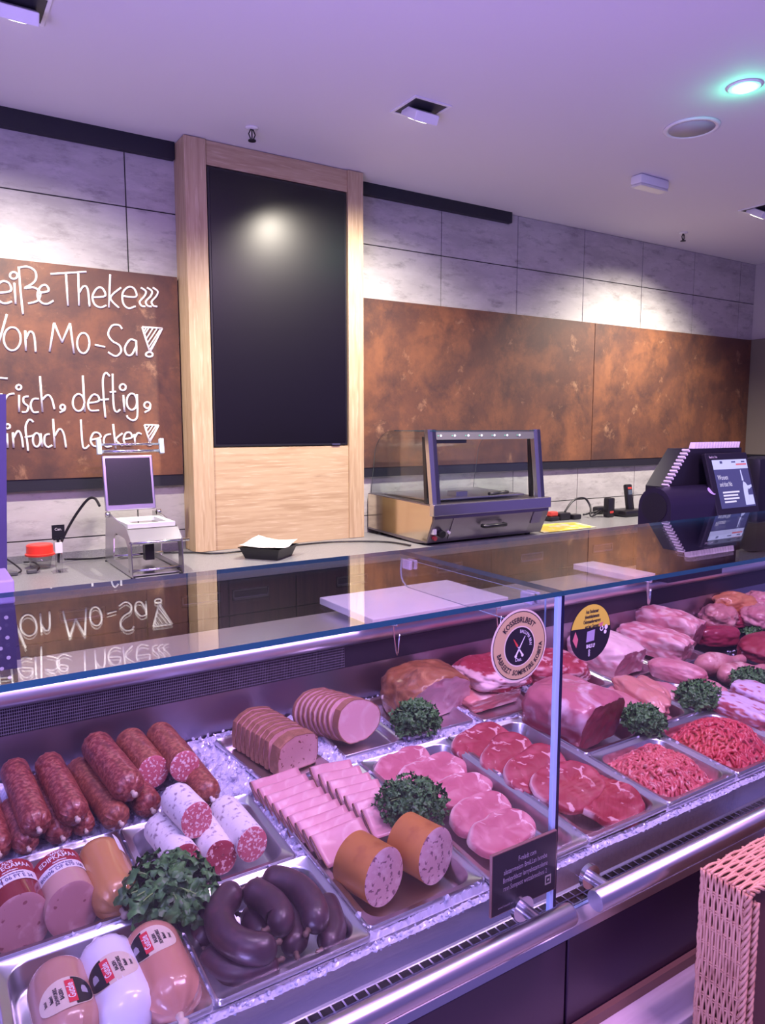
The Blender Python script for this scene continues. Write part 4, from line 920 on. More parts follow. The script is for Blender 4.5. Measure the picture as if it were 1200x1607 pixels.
# ------------------------------------------------------------------ crushed ice
def inside(u, v, shrink=0.005):
    for cu, cv, a, b, rz in FOOT:
        x, y = u-cu, v-cv; c, s = cos(-rz), sin(-rz); x, y = x*c-y*s, x*s+y*c
        if abs(x) < a-shrink and abs(y) < b-shrink: return True
    return False
ICE = mat('crushed_ice', (0.58, 0.57, 0.74), 0.18, spec=0.6, coat=0.4)
def ice():
    rs = 0.005; u0, u1, v0, v1 = -0.12, 2.7, -0.022, 0.716
    nu, nv = int((u1-u0)/rs), int((v1-v0)/rs)
    vs = []; idx = {}; fs = []
    keep = np.zeros((nu, nv), bool)
    for i in range(nu):
        for j in range(nv): keep[i, j] = not inside(u0+(i+.5)*rs, v0+(j+.5)*rs)
    def vert(i, j):
        if (i, j) in idx: return idx[i, j]
        u, v = u0+i*rs, v0+j*rs
        p = Vector((u*55, v*55, 0)); q = Vector((u*140, v*140, 3)); l = Vector((u*9, v*9, 7))
        z = -0.010+0.010*noise.noise(l)+0.011*abs(noise.noise(p))+0.007*noise.noise(q)
        if v < 0.0: z = -0.016+0.35*(z+0.010)
        z = min(z, 0.004 if v < .46 else .012)
        idx[i, j] = len(vs); vs.append(DM @ Vector((u+0.0015*noise.noise(q*1.3), v, z))); return idx[i, j]
    for i in range(nu):
        for j in range(nv):
            if keep[i, j]: fs.append((vert(i, j), vert(i+1, j), vert(i+1, j+1), vert(i, j+1)))
    rnd = random.Random(3)
    base = bmesh.new(); bmesh.ops.create_icosphere(base, subdivisions=1, radius=1); base.verts.ensure_lookup_table()
    bv = [v.co.copy() for v in base.verts]; bf = [[v.index for v in f.verts] for f in base.faces]; base.free()
    tries = 0; c = 0
    while c < 2200 and tries < 40000:
        tries += 1
        if rnd.random() < 0.16: u, v = rnd.uniform(0, 2.1), rnd.uniform(-.020, -.008)
        else: u, v = rnd.uniform(-.05, 2.6), rnd.uniform(-.02, .71)
        if inside(u, v, 0.001): continue
        r = rnd.uniform(.003, .0075) if v > 0 else rnd.uniform(.0015, .0038); z = (-0.004 if v > 0 else -.018)+rnd.uniform(-.002, .006)
        rot = Matrix.Rotation(rnd.uniform(0, 6), 4, Vector((rnd.random(), rnd.random(), rnd.random())).normalized())
        S = Matrix.Diagonal((r, r*rnd.uniform(.5, 1), r*rnd.uniform(.4, .9), 1)); T = DM @ Matrix.Translation((u, v, z)) @ rot @ S
        n = len(vs); vs.extend([T @ (p*(1+0.25*rnd.uniform(-1, 1))) for p in bv]); fs.extend([tuple(k+n for k in f) for f in bf]); c += 1
    o = new_obj('crushed_ice', vs, fs, ICE)
    tag(o, 'bed of crushed ice glowing lilac between and around the meat pans', 'ice', kind='stuff')
ice()

# ================================================================== SAUSAGE BUILDER
def align(p0, p1):
    """matrix in deck space: +Y from p0 to p1, Z kept upwards"""
    y = (p1-p0).normalized(); x = y.cross(Vector((0, 0, 1))).normalized(); z = x.cross(y)
    return Matrix(((x.x, y.x, z.x, p0.x), (x.y, y.y, z.y, p0.y), (x.z, y.z, z.z, p0.z), (0, 0, 0, 1)))
KNOT = mat('casing_knot', (0.62, 0.50, 0.40), 0.5)
def sausage(name, label, cat, p0, p1, R, casing, ends=('tie', 'tie'), cutm=None, group=None, seed=0, shear=0.0, fold=0.07, knot=KNOT, lump=0.015, endlen=(0.9, 0.9), bow=0.0):
    L = (p1-p0).length; t = None
    n = 36; prof = []                                       # (y, r, pucker)
    def endprof(kind, el):
        if kind == 'cut': return [(0.0, 1.0, 0)]
        if kind == 'dome': return [(el*R*(1-cos(radians(a))), max(0.02, sin(radians(a))), 0) for a in (4, 15, 30, 45, 60, 75, 90)]
        return [(el*R*(1-cos(radians(a)))+0.0, max(0.10, sin(radians(a))), cos(radians(a))) for a in (6, 14, 24, 35, 48, 62, 76, 90)]
    a = endprof(ends[0], endlen[0]); b = endprof(ends[1], endlen[1])
    ya, yb = a[-1][0], L-b[-1][0]
    prof = [(y, r, p) for y, r, p in a]
    for k in range(1, 14): prof.append((ya+(yb-ya)*k/14, 1.0, 0))
    prof += [(L-y, r, p) for y, r, p in reversed(b)]
    vs, fs = [], []
    for (y, r, p) in prof:
        for j in range(n):
            q = 2*pi*j/n; rr = R*r
            if p > 0: rr *= 1+fold*p*cos(11*q+seed)+fold*0.5*p*cos(17*q+2*seed)
            w = noise.noise(Vector((cos(q)*1.3+seed*3.1, y/R*0.7, sin(q)*1.3)))
            rr *= 1+lump*w*2
            x, z = rr*sin(q), rr*cos(q)
            yy = y
            if ends[1] == 'cut': yy += shear*z*max(0, (y-yb*0.6)/(L-yb*0.6+1e-6))
            vs.append(Vector((x+bow*4*(y/L)*(1-y/L), yy, z)))
    K = len(prof)
    for i in range(K-1):
        for j in range(n): fs.append((i*n+j, i*n+(j+1) % n, (i+1)*n+(j+1) % n, (i+1)*n+j))
    for e, i in ((0, 0), (1, K-1)):
        if ends[e] != 'cut': fs.append(tuple(i*n+j for j in range(n)))
    if ends[0] == 'cut': fs.append(tuple(range(n)))
    mb = MB(); mb.add(vs, fs)
    o = mb.build(name, casing, None, local=I4); smooth_by_angle(o, 45)
    o.matrix_basis = DM @ align(p0, p1); tag(o, label, cat, group)
    if ends[1] == 'cut':
        rim = vs[(K-1)*n:]; c = sum(rim, Vector())/n; fv = []; ff = []
        rr = [1.0, 0.97, 0.8, 0.6, 0.4, 0.2]
        for k, s in enumerate(rr):
            for p in rim: fv.append(c+(p-c)*s+Vector((0, 0.0006+0.0025*(1-s*s) if k else 0.0, 0)))
        fv.append(c+Vector((0, 0.0031, 0)))
        for k in range(len(rr)-1):
            for j in range(n): ff.append((k*n+j, k*n+(j+1) % n, (k+1)*n+(j+1) % n, (k+1)*n+j))
        k = len(rr)-1
        for j in range(n): ff.append((k*n+j, k*n+(j+1) % n, (k+1)*n))
        mb = MB(); mb.add(fv, ff); mb.build('cut_face', cutm, o, True, local=I4)
    for e in (0, 1):
        if ends[e] == 'tie':
            mb = MB(); y = -0.001 if e == 0 else L+0.001; d = -1 if e == 0 else 1
            mb.tube([(0, y-d*.002, 0), (0, y+d*R*.14, 0), (0.0, y+d*R*.22, 0), (0.0, y+d*R*.36, R*.03), (R*.02, y+d*R*.48, R*.05)], [R*.15, R*.10, R*.11, R*.19, R*.08], 9); mb.build('casing_knot', knot, o, True, local=I4)
    return o
def cyl_pts(R, th, y): return Vector((R*sin(th), y, R*cos(th)))
def cyl_patch(o, name, R, outline, m, lift=0.0006, parent=None):
    """flat outline (a, b): a across (metres of arc, to the right as seen from the aisle), b towards the back; wrapped on the sausage"""
    # grid-fill the outline through a triangulated polygon refined along the arc
    bm = bmesh.new(); vsx = [bm.verts.new((p[0], p[1], 0)) for p in outline]; bm.faces.new(vsx)
    for k in range(-30, 31):
        bmesh.ops.bisect_plane(bm, geom=bm.verts[:]+bm.edges[:]+bm.faces[:], plane_co=(k*0.006, 0, 0), plane_no=(1, 0, 0))
    bm.verts.index_update()
    vs = [(v.co.x, v.co.y) for v in bm.verts]; fs = [[v.index for v in f.verts] for f in bm.faces]; bm.free()
    return wrap(o, name, R, vs, fs, m, lift, parent)
def wrap(o, name, R, vs, fs, m, lift, parent=None):
    out = []
    for a, b in vs:
        th = -a/R; out.append(cyl_pts(R+lift, th, -b))
    mb = MB(); mb.add(out, fs); return mb.build(name, m, parent or o, True, local=I4)
def wrap_text(o, name, R, lines, m, lift, parent=None):
    """lines: (text, a, b, size, sx, rot)"""
    V, F = [], []
    for s, a, b, size, sx, rot in lines:
        v, f = text_verts(s, size, sx, 'CENTER', 0.0002); c, si = cos(rot), sin(rot); n = len(V)
        V += [(a+x*c-y*si, b+x*si+y*c) for x, y in v]; F += [tuple(i+n for i in q) for q in f]
    return wrap(o, name, R, V, F, m, lift, parent)

SALAMI = mat('salami_casing', (0.20, 0.030, 0.024), 0.34, layers=[((0.40, 0.12, 0.085), 'noise', 150, 0.44, 0.62), ((0.10, 0.014, 0.014), 'noise', 40, 0.55, 0.75)], bump=0.25, bscale=120, coat=0.25)
SALAMI2 = mat('salami_casing_brown', (0.22, 0.050, 0.028), 0.36, layers=[((0.40, 0.13, 0.075), 'noise', 160, 0.44, 0.62), ((0.11, 0.02, 0.016), 'noise', 40, 0.55, 0.75)], bump=0.2, bscale=140, coat=0.2)
SALCUT = mat('salami_cut', (0.56, 0.13, 0.16), 0.45, layers=[((0.85, 0.62, 0.62), 'noise', 190, 0.54, 0.60, 2), ((0.40, 0.05, 0.08), 'noise', 110, 0.60, 0.72)], coat=0.15)
SALCUT2 = mat('coarse_salami_cut', (0.33, 0.040, 0.055), 0.4, layers=[((0.74, 0.46, 0.45), 'noise', 150, 0.58, 0.63, 2), ((0.20, 0.02, 0.03), 'noise', 80, 0.58, 0.7)], coat=0.2)
WHITEMOULD = mat('white_mould_casing', (0.78, 0.74, 0.74), 0.8, layers=[((0.34, 0.27, 0.32), 'noise', 95, 0.56, 0.66, 6)], bump=0.4, bscale=90)
def S(px0, px1, h0, h1=None): return dk(px0[0], px0[1], h0), dk(px1[0], px1[1], h1 if h1 is not None else h0)

# dark red salamis piled on the ice at the back left
G = 'red salamis on the ice'
pile = [
    ('lower', (-22, 1255), (-2, 1338), .022, .024, 'red salami at the far left picture edge, cut off by the frame', SALAMI),
    ('lower', (14, 1262), (44, 1330), .020, .022, 'red salami lying low on the ice, leftmost whole one underneath', SALAMI),
    ('upper', (20, 1202), (60, 1300), .052, .026, 'red salami resting on top, second from the left edge', SALAMI),
    ('lower', (52, 1226), (97, 1313), .020, .024, 'red salami lying low between the two uppermost left salamis', SALAMI),
    ('upper', (73, 1193), (120, 1283), .054, .0265, 'red salami resting on top, third from the left edge', SALAMI),
    ('lower', (96, 1212), (134, 1302), .018, .020, 'red salami mostly hidden under the third one from the left', SALAMI),
    ('lower', (120, 1200), (188, 1290), .024, .0255, 'brownish red salami with pale tied end lying on the ice in mid pile', SALAMI2),
    ('lower', (170, 1180), (238, 1270), .020, .026, 'red salami under the cut salami, only its puckered end showing', SALAMI),
    ('upper', (146, 1163), (208, 1243), .066, .031, 'thick purplish red salami on top of the pile with white clip', SALAMI),
]
for k, (lay, a, b, h, R, lab, m) in enumerate(pile):
    p0, p1 = S(a, b, h)
    sausage('salami', lab, 'salami', p0, p1, R, m, seed=k+1, group=G, fold=0.09)
p0, p1 = S((198, 1156), (241, 1211), .062, .056); sausage('salami', 'red salami cut open, left of the two cut ones on the back left ice', 'salami', p0, p1, .0305, SALAMI2, ('dome', 'cut'), SALCUT, G, 21, shear=-.25)
p0, p1 = S((245, 1146), (290, 1203), .066, .062); sausage('salami', 'red salami cut open, right of the two cut ones on the back left ice', 'salami', p0, p1, .0295, SALAMI2, ('dome', 'cut'), SALCUT, G, 22, shear=-.25)
p0, p1 = S((268, 1168), (331, 1252), .026, .026); sausage('salami', 'reddish brown whole salami lying rightmost on the back left ice', 'salami', p0, p1, .0275, SALAMI2, ('tie', 'tie'), None, G, 23, knot=mat('white_knot', (.75, .7, .68), .5))

# white-moulded salamis in their pan
G = 'white-moulded salamis in a pan'
WK = mat('white_knot', (.75, .7, .68), .5)
for k, (a, b, h0, h1, R, lab, c) in enumerate([
    ((243, 1290), (291, 1352), .000, .000, .029, 'white salami cut open, lowest at the left of its pan beside the parsley', SALCUT2),
    ((312, 1290), (347, 1346), -.004, -.004, .029, 'white salami cut open with dark coarse face, lowest at the front of its pan', SALCUT2),
    ((344, 1262), (396, 1325), .012, .008, .0295, 'white salami cut open, rightmost in the pan', SALCUT),
    ((268, 1244), (309, 1287), .050, .046, .0305, 'white salami cut open, lying on top of the others', SALCUT)]):
    p0, p1 = S(a, b, h0, h1)
    sausage('white_salami', lab, 'salami', p0, p1, R, WHITEMOULD, ('tie', 'cut'), c, G, 31+k, shear=-.25, knot=WK)

# labelled boiled sausages
LIVER = mat('liver_sausage_casing', (0.46, 0.245, 0.175), 0.22, coat=0.4, bump=0.05, bscale=60)
TANCAS = mat('tan_casing', (0.52, 0.24, 0.165), 0.22, coat=0.5, bump=0.05, bscale=60)
WHITECAS = mat('white_casing', (0.74, 0.72, 0.82), 0.2, coat=0.5)
PINKCUT = mat('bologna_cut', (0.36, 0.17, 0.17), 0.5, layers=[((0.52, 0.32, 0.31), 'noise', 30, 0.55, 0.70), ((0.20, 0.06, 0.06), 'noise', 65, 0.655, 0.68, 2)])
REDCAS = mat('dark_red_casing', (0.20, 0.022, 0.022), 0.2, coat=0.5)
BEIGECAS = mat('beige_casing', (0.50, 0.30, 0.24), 0.3, coat=0.4)
BROWNCAS = mat('golden_casing', (0.50, 0.24, 0.08), 0.25, coat=0.5)
LABR = mat('label_red', (0.30, 0.02, 0.03), 0.4); LABW = mat('label_white', (0.74, 0.72, 0.74), 0.5); LABC = mat('label_cream', (0.66, 0.55, 0.42), 0.5); LABK = mat('label_black', (0.012, 0.01, 0.012), 0.3); LABRED = mat('label_bright_red', (0.62, 0.03, 0.05), 0.4)
def oval(a, b, n=40, q=2.3): return [(a*math.copysign(abs(cos(2*pi*i/n))**(2/q), cos(2*pi*i/n)), b*math.copysign(abs(sin(2*pi*i/n))**(2/q), sin(2*pi*i/n))) for i in range(n)]
def oval_label(o, R, yc, th0, flip):
    """cream oval label with black end, red stripe; reads across the sausage"""
    ce = lambda P: [(p[0]+th0*R, p[1]-yc) for p in P]
    A, B = 0.036, 0.026
    P = oval(A, B)
    lab = cyl_patch(o, 'label', R, ce(P), LABC, 0.0006)
    s = -1 if not flip else 1
    Q = [p for p in oval(A*0.97, B*0.95, 60) if p[0]*s > A*0.20]
    cyl_patch(o, 'black_field', R, ce(sorted(Q, key=lambda p: atan2(p[1], (p[0]-s*A*.5)))), LABK, 0.0010, lab)
    cyl_patch(o, 'red_stripe', R, ce([(s*A*.02, -B*.75), (s*A*.32, -B*.75), (s*A*.32, B*.75), (s*A*.02, B*.75)]), LABRED, 0.0013, lab)
    wrap_text(o, 'lettering', R, [('Gutsle', th0*R+s*A*.17, -yc, 0.0125, .8, pi/2)], LABW, 0.0016, lab)
    wrap_text(o, 'small_print', R, [('BALBSN', th0*R-s*A*(.15), -yc, 0.0065, .8, pi/2), ('SOHWORRS', th0*R-s*A*(.32), -yc, 0.0065, .8, pi/2), ('Balanrl', th0*R-s*A*.50, -yc, .006, .8, pi/2), ('bmoi', th0*R-s*A*.72, -yc, .006, .8, pi/2)], INKK, 0.0012, lab)
    w = 0.0115
    wrap(o, 'emblem', R, *(lambda c: ([(c+x*w*.6+th0*R, y*w-yc) for x, y in ((-.6, -.5), (.6, -.5), (.6, .1), (.3, .6), (-.3, .6), (-.6, .1))], [(0, 1, 2, 3, 4, 5)]))(s*A*.62), mat('label_grey', (.35, .33, .38), .5), .0015, lab)
p0, p1 = S((84, 1522), (120, 1652), .006, .006); o = sausage('liver_sausage', 'tan sausage with cream and black oval label, leftmost of the three in the corner pan', 'sausage', p0, p1, .0395, LIVER, ('dome', 'tie'), None, 'sausages with oval labels', 41); oval_label(o, .0395, .092, 0.0, True)
p0, p1 = S((156, 1489), (213, 1618), .006, .006); o = sausage('liver_sausage', 'white sausage with oval label, middle of the three in the corner pan', 'sausage', p0, p1, .0405, WHITECAS, ('tie', 'dome'), None, 'sausages with oval labels', 42, knot=WK, endlen=(.9, .8)); oval_label(o, .0405, .088, -0.20, False)
p0, p1 = S((227, 1466), (282, 1594), .008, .008); o = sausage('liver_sausage', 'tan sausage with puckered end and oval label, rightmost in the corner pan', 'sausage', p0, p1, .0405, TANCAS, ('dome', 'tie'), None, 'sausages with oval labels', 43, fold=.10); oval_label(o, .0405, .062, -0.20, False)
def band_label(o, R, y0, y1, split, rot, extra):
    w = R*1.15
    sk = 0.10
    q = lambda a, b: (a, b+sk*a)
    lab = cyl_patch(o, 'label', R, [q(-w, -y1), q(w, -y1), q(w, -split), q(-w, -split)], LABW, 0.0006)
    cyl_patch(o, 'red_band', R, [q(-w, -split), q(w, -split), q(w, -y0), q(-w, -y0)], LABR, 0.0008, lab)
    wrap_text(o, 'lettering', R, [(extra[0], 0, -(y0+split)/2-0.001, .0155, .72, sk), (extra[1], 0, -y0-.008+.002, .0085, .7, sk), (extra[2], 0, -split+.0035, .0055, .8, sk)], LABW, 0.0013, lab)
    wrap_text(o, 'small_print', R, [(extra[3], 0, -(y1+split)/2-.003, .012, .8, sk), ('iroroahr laornid ahnaraal', 0, -split-.005, .0045, .8, sk)], mat('print_violet', (.12, .10, .22), .5), .0010, lab)
p0, p1 = S((8, 1378), (34, 1450), .014, .010); o = sausage('boiled_sausage', 'dark red sausage cut open with red and white label at the left picture edge', 'sausage', p0, p1, .0415, REDCAS, ('dome', 'cut'), PINKCUT, 'cut sausages with red labels', 51, shear=-.35); band_label(o, .0415, .016, .068, .046, 0, ('EDIPEGAMAA', 'ALTES', 'ranubikuaars', '8096 06 FT E 34'))
p0, p1 = S((84, 1362), (114, 1428), .014, .010); o = sausage('boiled_sausage', 'beige sausage cut open with red and white label, middle of the left pan', 'sausage', p0, p1, .0395, BEIGECAS, ('dome', 'cut'), PINKCUT, 'cut sausages with red labels', 52, shear=-.35); band_label(o, .0395, .012, .062, .042, 0, ('EDIPKAMAA', '*AARJOLI', 'ranalikaaars', '80606 OF 670 100'))
p0, p1 = S((150, 1332), (192, 1428), .010, .008); o = sausage('boiled_sausage', 'golden brown whole sausage with tied end left of the flat parsley', 'sausage', p0, p1, .0375, BROWNCAS, ('dome', 'tie'), None, None, 53, fold=.10)
cyl_patch(o, 'label', .0375, [(.026, -.062), (.046, -.062), (.046, -.018), (.026, -.014)], LABW, .0006)

# mortadella halves
ORANGE = mat('orange_rind', (0.52, 0.20, 0.045), 0.4, bump=0.15, bscale=80, layers=[((0.40, 0.13, 0.03), 'noise', 30, .5, .7)])
MORT = mat('mortadella_cut', (0.60, 0.34, 0.37), 0.5, layers=[((0.70, 0.46, 0.49), 'noise', 60, .5, .65), ((0.22, 0.09, 0.13), 'noise', 105, .595, .625, 2, .3)])
for k, (a, b, R, lab) in enumerate([((572, 1350), (603, 1376), .0475, 'mortadella half with orange rind, the left and nearer of the pair'), ((650, 1318), (684, 1343), .0480, 'mortadella half with orange rind, the right one of the pair behind')]):
    p1 = dk(b[0], b[1], .018); p0 = p1+Vector((-.020, .072, -.003))
    sausage('mortadella', lab, 'mortadella', p0, p1, R, ORANGE, ('cut', 'cut'), MORT, 'mortadella halves', 61+k, shear=-.12, lump=.006)

# blood sausages: bent tubes
BLOOD = mat('blood_sausage_casing', (0.050, 0.020, 0.030), 0.38, coat=0.25, crough=.25, bump=0.1, bscale=90, layers=[((0.085, 0.032, 0.042), 'noise', 60, .5, .7)])
DKNOT = mat('dark_knot', (0.14, 0.08, 0.06), 0.6)
def bent(name, label, cat, pts, R, m, group, seed, knot=DKNOT):
    """pts in image/height triples on the deck"""
    P = spline([dk(x, y, h) for x, y, h in pts], 10)
    c = P[len(P)//2]; Q = [p-c for p in P]; n = len(Q); cum = [0]
    for a, b in zip(Q, Q[1:]): cum.append(cum[-1]+(b-a).length)
    Lt = cum[-1]; rr = []
    for s in cum:
        e = min(s, Lt-s); rr.append(R*(min(1, max(.28, sqrt(max(0, 1-(1-min(1, e/(R*0.9)))**2)))))*(1+.03*noise.noise(Vector((s*30, seed, 0)))))
    mb = MB(); mb.tube(Q, rr, 22)
    o = mb.build(name, m, None, local=I4); smooth_by_angle(o, 60); o.matrix_basis = DM @ Matrix.Translation(c); tag(o, label, cat, group)
    for e in (0, -1):
        d = (Q[0]-Q[2]).normalized() if e == 0 else (Q[-1]-Q[-3]).normalized(); q = Q[e]
        mb = MB(); mb.tube([q-d*.002, q+d*R*.25, q+d*R*.4, q+d*R*.6], [R*.26, R*.16, R*.24, R*.10], 8); mb.build('casing_knot', knot, o, True, local=I4)
    return o
def C(lst): return [(280+x/3.53, 1300+y/3.53, h) for x, y, h in lst]
G = 'blood sausages in a pan'; RB = .0205
bent('blood_sausage', 'dark blood sausage lying behind at the left rim of its pan', 'blood sausage', C([(215, 420, -.014), (150, 500, -.014), (125, 590, -.014), (165, 660, -.014)]), RB, BLOOD, G, 1)
bent('blood_sausage', 'dark blood sausage lying along the front rim of its pan', 'blood sausage', C([(155, 690, -.008), (230, 775, -.008), (330, 810, -.008), (440, 790, -.008), (545, 740, -.008)]), RB*1.05, BLOOD, G, 2)
bent('blood_sausage', 'short inner blood sausage glimpsed through the ring of the others', 'blood sausage', C([(350, 480, -.010), (400, 500, -.010), (440, 560, -.010), (470, 640, -.012)]), RB*.95, BLOOD, G, 3)
bent('blood_sausage', 'dark blood sausage bending down the middle of the pan under the upper one', 'blood sausage', C([(600, 400, -.004), (645, 480, -.006), (655, 560, -.008), (640, 640, -.010), (650, 690, -.012)]), RB, BLOOD, G, 4)
bent('blood_sausage', 'dark blood sausage along the right rim of its pan', 'blood sausage', C([(800, 390, -.014), (845, 470, -.014), (860, 560, -.014), (830, 640, -.014), (795, 670, -.014)]), RB, BLOOD, G, 5)
bent('blood_sausage', 'uppermost blood sausage curving from the back round to the right with gnarled tip', 'blood sausage', C([(465, 285, .020), (560, 290, .022), (660, 330, .022), (730, 410, .020), (755, 490, .016), (720, 560, .012)]), RB*1.1, BLOOD, G, 6)
bent('blood_sausage', 'large C-shaped blood sausage, its open side facing right', 'blood sausage', C([(345, 345, .024), (270, 390, .024), (225, 480, .024), (255, 580, .024), (340, 645, .024), (440, 670, .022), (530, 640, .018)]), RB*1.12, BLOOD, G, 7)
bent('blood_sausage', 'arched blood sausage joined end to end with the C-shaped one, dry pale tip', 'blood sausage', C([(362, 345, .026), (450, 370, .026), (530, 430, .026), (560, 510, .024), (500, 555, .022)]), RB*1.1, BLOOD, G, 8)

# ================================================================== PARSLEY
LEAF = mat('parsley_leaf', (0.040, 0.13, 0.030), 0.42, layers=[((0.10, 0.25, 0.07), 'noise', 60, .45, .65), ((0.012, 0.05, 0.012), 'noise', 35, .55, .75)])
STEM = mat('parsley_stem', (0.20, 0.34, 0.10), 0.45)
def leaf_mesh(mb, M, s, curl, rnd, lobes):
    """crinkled leaflet: rings x spokes with frilled edge"""
    n = 14; rings = (0.0, .45, .8, 1.0); vs = []; ph = rnd.uniform(0, 6)
    vs.append(M @ Vector((0, 0, 0)))
    for k, r in enumerate(rings[1:]):
        for j in range(n):
            q = 2*pi*j/n; e = 1+(0.28*cos(lobes*q+ph) if k else .1*cos(lobes*q+ph))
            x, y = s*r*e*cos(q), s*r*e*sin(q)+s*.7
            z = s*(curl*r*r*(0.5*sin(5*q+ph)+.4*sin(3*q))-0.25*r*r)
            vs.append(M @ Vector((x, y, z)))
    fs = [(0, 1+j, 1+(j+1) % n) for j in range(n)]
    for k in range(2):
        for j in range(n): fs.append((1+k*n+j, 1+k*n+(j+1) % n, 1+(k+1)*n+(j+1) % n, 1+(k+1)*n+j))
    mb.add(vs, fs)
def parsley(label, px, h, rx, ry, rz, seed, count, size, curl, lobes, stems=8, group='parsley sprigs'):
    rnd = random.Random(seed); c = dk(px[0], px[1], h)
    t = thing('parsley_sprig', label, 'parsley', group=group, M=DM @ Matrix.Translation(c))
    mb = MB(); ms = MB()
    for i in range(count):
        th = rnd.uniform(0, 2*pi); cz = rnd.uniform(-.25, 1); rr = sqrt(max(0, 1-cz*cz)); f = rnd.uniform(.5, 1.18)
        d = Vector((rr*cos(th), rr*sin(th), cz)); p = Vector((d.x*rx*f, d.y*ry*f, d.z*rz*f))
        nrm = (d+Vector((rnd.uniform(-.7, .7), rnd.uniform(-.7, .7), rnd.uniform(-.2, .7)))).normalized()
        q = nrm.to_track_quat('Z', 'Y').to_matrix().to_4x4()
        M = Matrix.Translation(p) @ q @ Matrix.Rotation(rnd.uniform(0, 6.28), 4, 'Z')
        leaf_mesh(mb, M, size*rnd.uniform(.7, 1.2), curl, rnd, lobes)
    mb.build('leaves', LEAF, t, True, local=I4)
    for k in range(stems):
        th = rnd.uniform(0, 2*pi); f = rnd.uniform(.7, 1.0)
        e = Vector((rx*f*cos(th), ry*f*sin(th), rz*rnd.uniform(.1, .85)))
        st = MB(); st.tube(spline([Vector((rx*.1*cos(th), ry*.1*sin(th), -rz*.5)), e*.5+Vector((0, 0, rz*.15)), e], 5), .0011, 5); st.build('stem', STEM, t, True, local=I4)
parsley('large flat-leaf parsley bunch between the salamis and the blood sausages', (262, 1402), .026, .070, .072, .046, 5, 210, .0135, .55, 3, 16)
parsley('curly parsley bunch lying on the ham slices and pork chops', (645, 1262), .026, .064, .060, .044, 6, 520, .0072, .9, 4, 9)
parsley('curly parsley bunch beside the round ham slices at the back', (652, 1134), .022, .056, .050, .048, 8, 480, .0076, .9, 4, 4)
parsley('curly parsley bunch between the beef joint and the mince', (1010, 1132), .018, .052, .048, .040, 9, 440, .0080, .9, 4, 5)
parsley('curly parsley bunch behind the farther heap of mince', (1096, 1094), .018, .054, .052, .042, 10, 440, .0084, .9, 4, 5)
parsley('curly parsley bunch in front of the chicken legs at the right picture edge', (1176, 1066), .018, .066, .045, .028, 11, 380, .007, .9, 4, 4)
parsley('small parsley sprig in front of the poultry at the back right', (1182, 992), .010, .034, .03, .012, 12, 120, .008, .9, 4, 3)

# ================================================================== MEAT SHAPES
def blob(name, label, cat, px, h, size, rz, seed, m, group=None, amp=.16, freq=1.6, flat=.35, power=2.6, cut=None, cutm=None, tilt=(0, 0), amp2=.05, freq2=5, fatfn=None, sub=5, pos=None):
    """lump of meat with its base at h; size = half extents; cut = ('x'|'y', fraction) planes the lump off and gives it a cut face"""
    c = pos if pos is not None else dk(px[0], px[1], h+size[2]*.5); c = Vector((c.x, c.y, h))
    bm = bmesh.new(); bmesh.ops.create_icosphere(bm, subdivisions=sub, radius=1)
    cutv = set(); off = Vector((seed*3.7, seed*1.3, seed*.7)); fat = {}
    ax = {'x': 0, 'y': 1}.get(cut[0]) if cut else None
    for v in bm.verts:
        p = v.co.copy()
        k = (abs(p.x)**power+abs(p.y)**power+abs(p.z)**power)**(-1/power); p = p*k
        w = noise.noise(p*freq+off); w2 = noise.noise(p*freq2+off*2)
        p *= 1+amp*w+amp2*w2
        if cut:
            s = 1 if cut[1] > 0 else -1
            lim = abs(cut[1])+0.10*p.z-0.02*noise.noise(p*4)
            if p[ax]*s > lim:
                p[ax] = s*(lim+0.02*noise.noise(p*5)); cutv.add(v)
        if p.z < -flat: p.z = -flat+(p.z+flat)*.06
        fat[v] = fatfn(p, w, w2) if fatfn else 0
        v.co = Vector((p.x*size[0], p.y*size[1], (p.z+flat)*size[2]*2/(1+flat)))
    bm.verts.index_update()
    R = Matrix.Rotation(rz, 4, 'Z') @ Matrix.Rotation(tilt[0], 4, 'X') @ Matrix.Rotation(tilt[1], 4, 'Y')
    M = DM @ Matrix.Translation(c) @ R
    body, face = [], []
    for f in bm.faces:
        (face if cut and all(v in cutv for v in f.verts) else body).append([v.index for v in f.verts])
    co = [v.co.copy() for v in bm.verts]; ft = [fat[v] for v in bm.verts]; bm.free()
    def sub_mesh(fs):
        ids = sorted({i for f in fs for i in f}); mp = {i: k for k, i in enumerate(ids)}
        return [co[i] for i in ids], [tuple(mp[i] for i in f) for f in fs], [ft[i] for i in ids]
    v, f, a = sub_mesh(body); o = new_obj(name, v, f, m, None, True, fat=a); o.matrix_basis = M; tag(o, label, cat, group)
    if face:
        v, f, a = sub_mesh(face); new_obj('cut_face', v, f, cutm or m, o, True, fat=a)
    return o
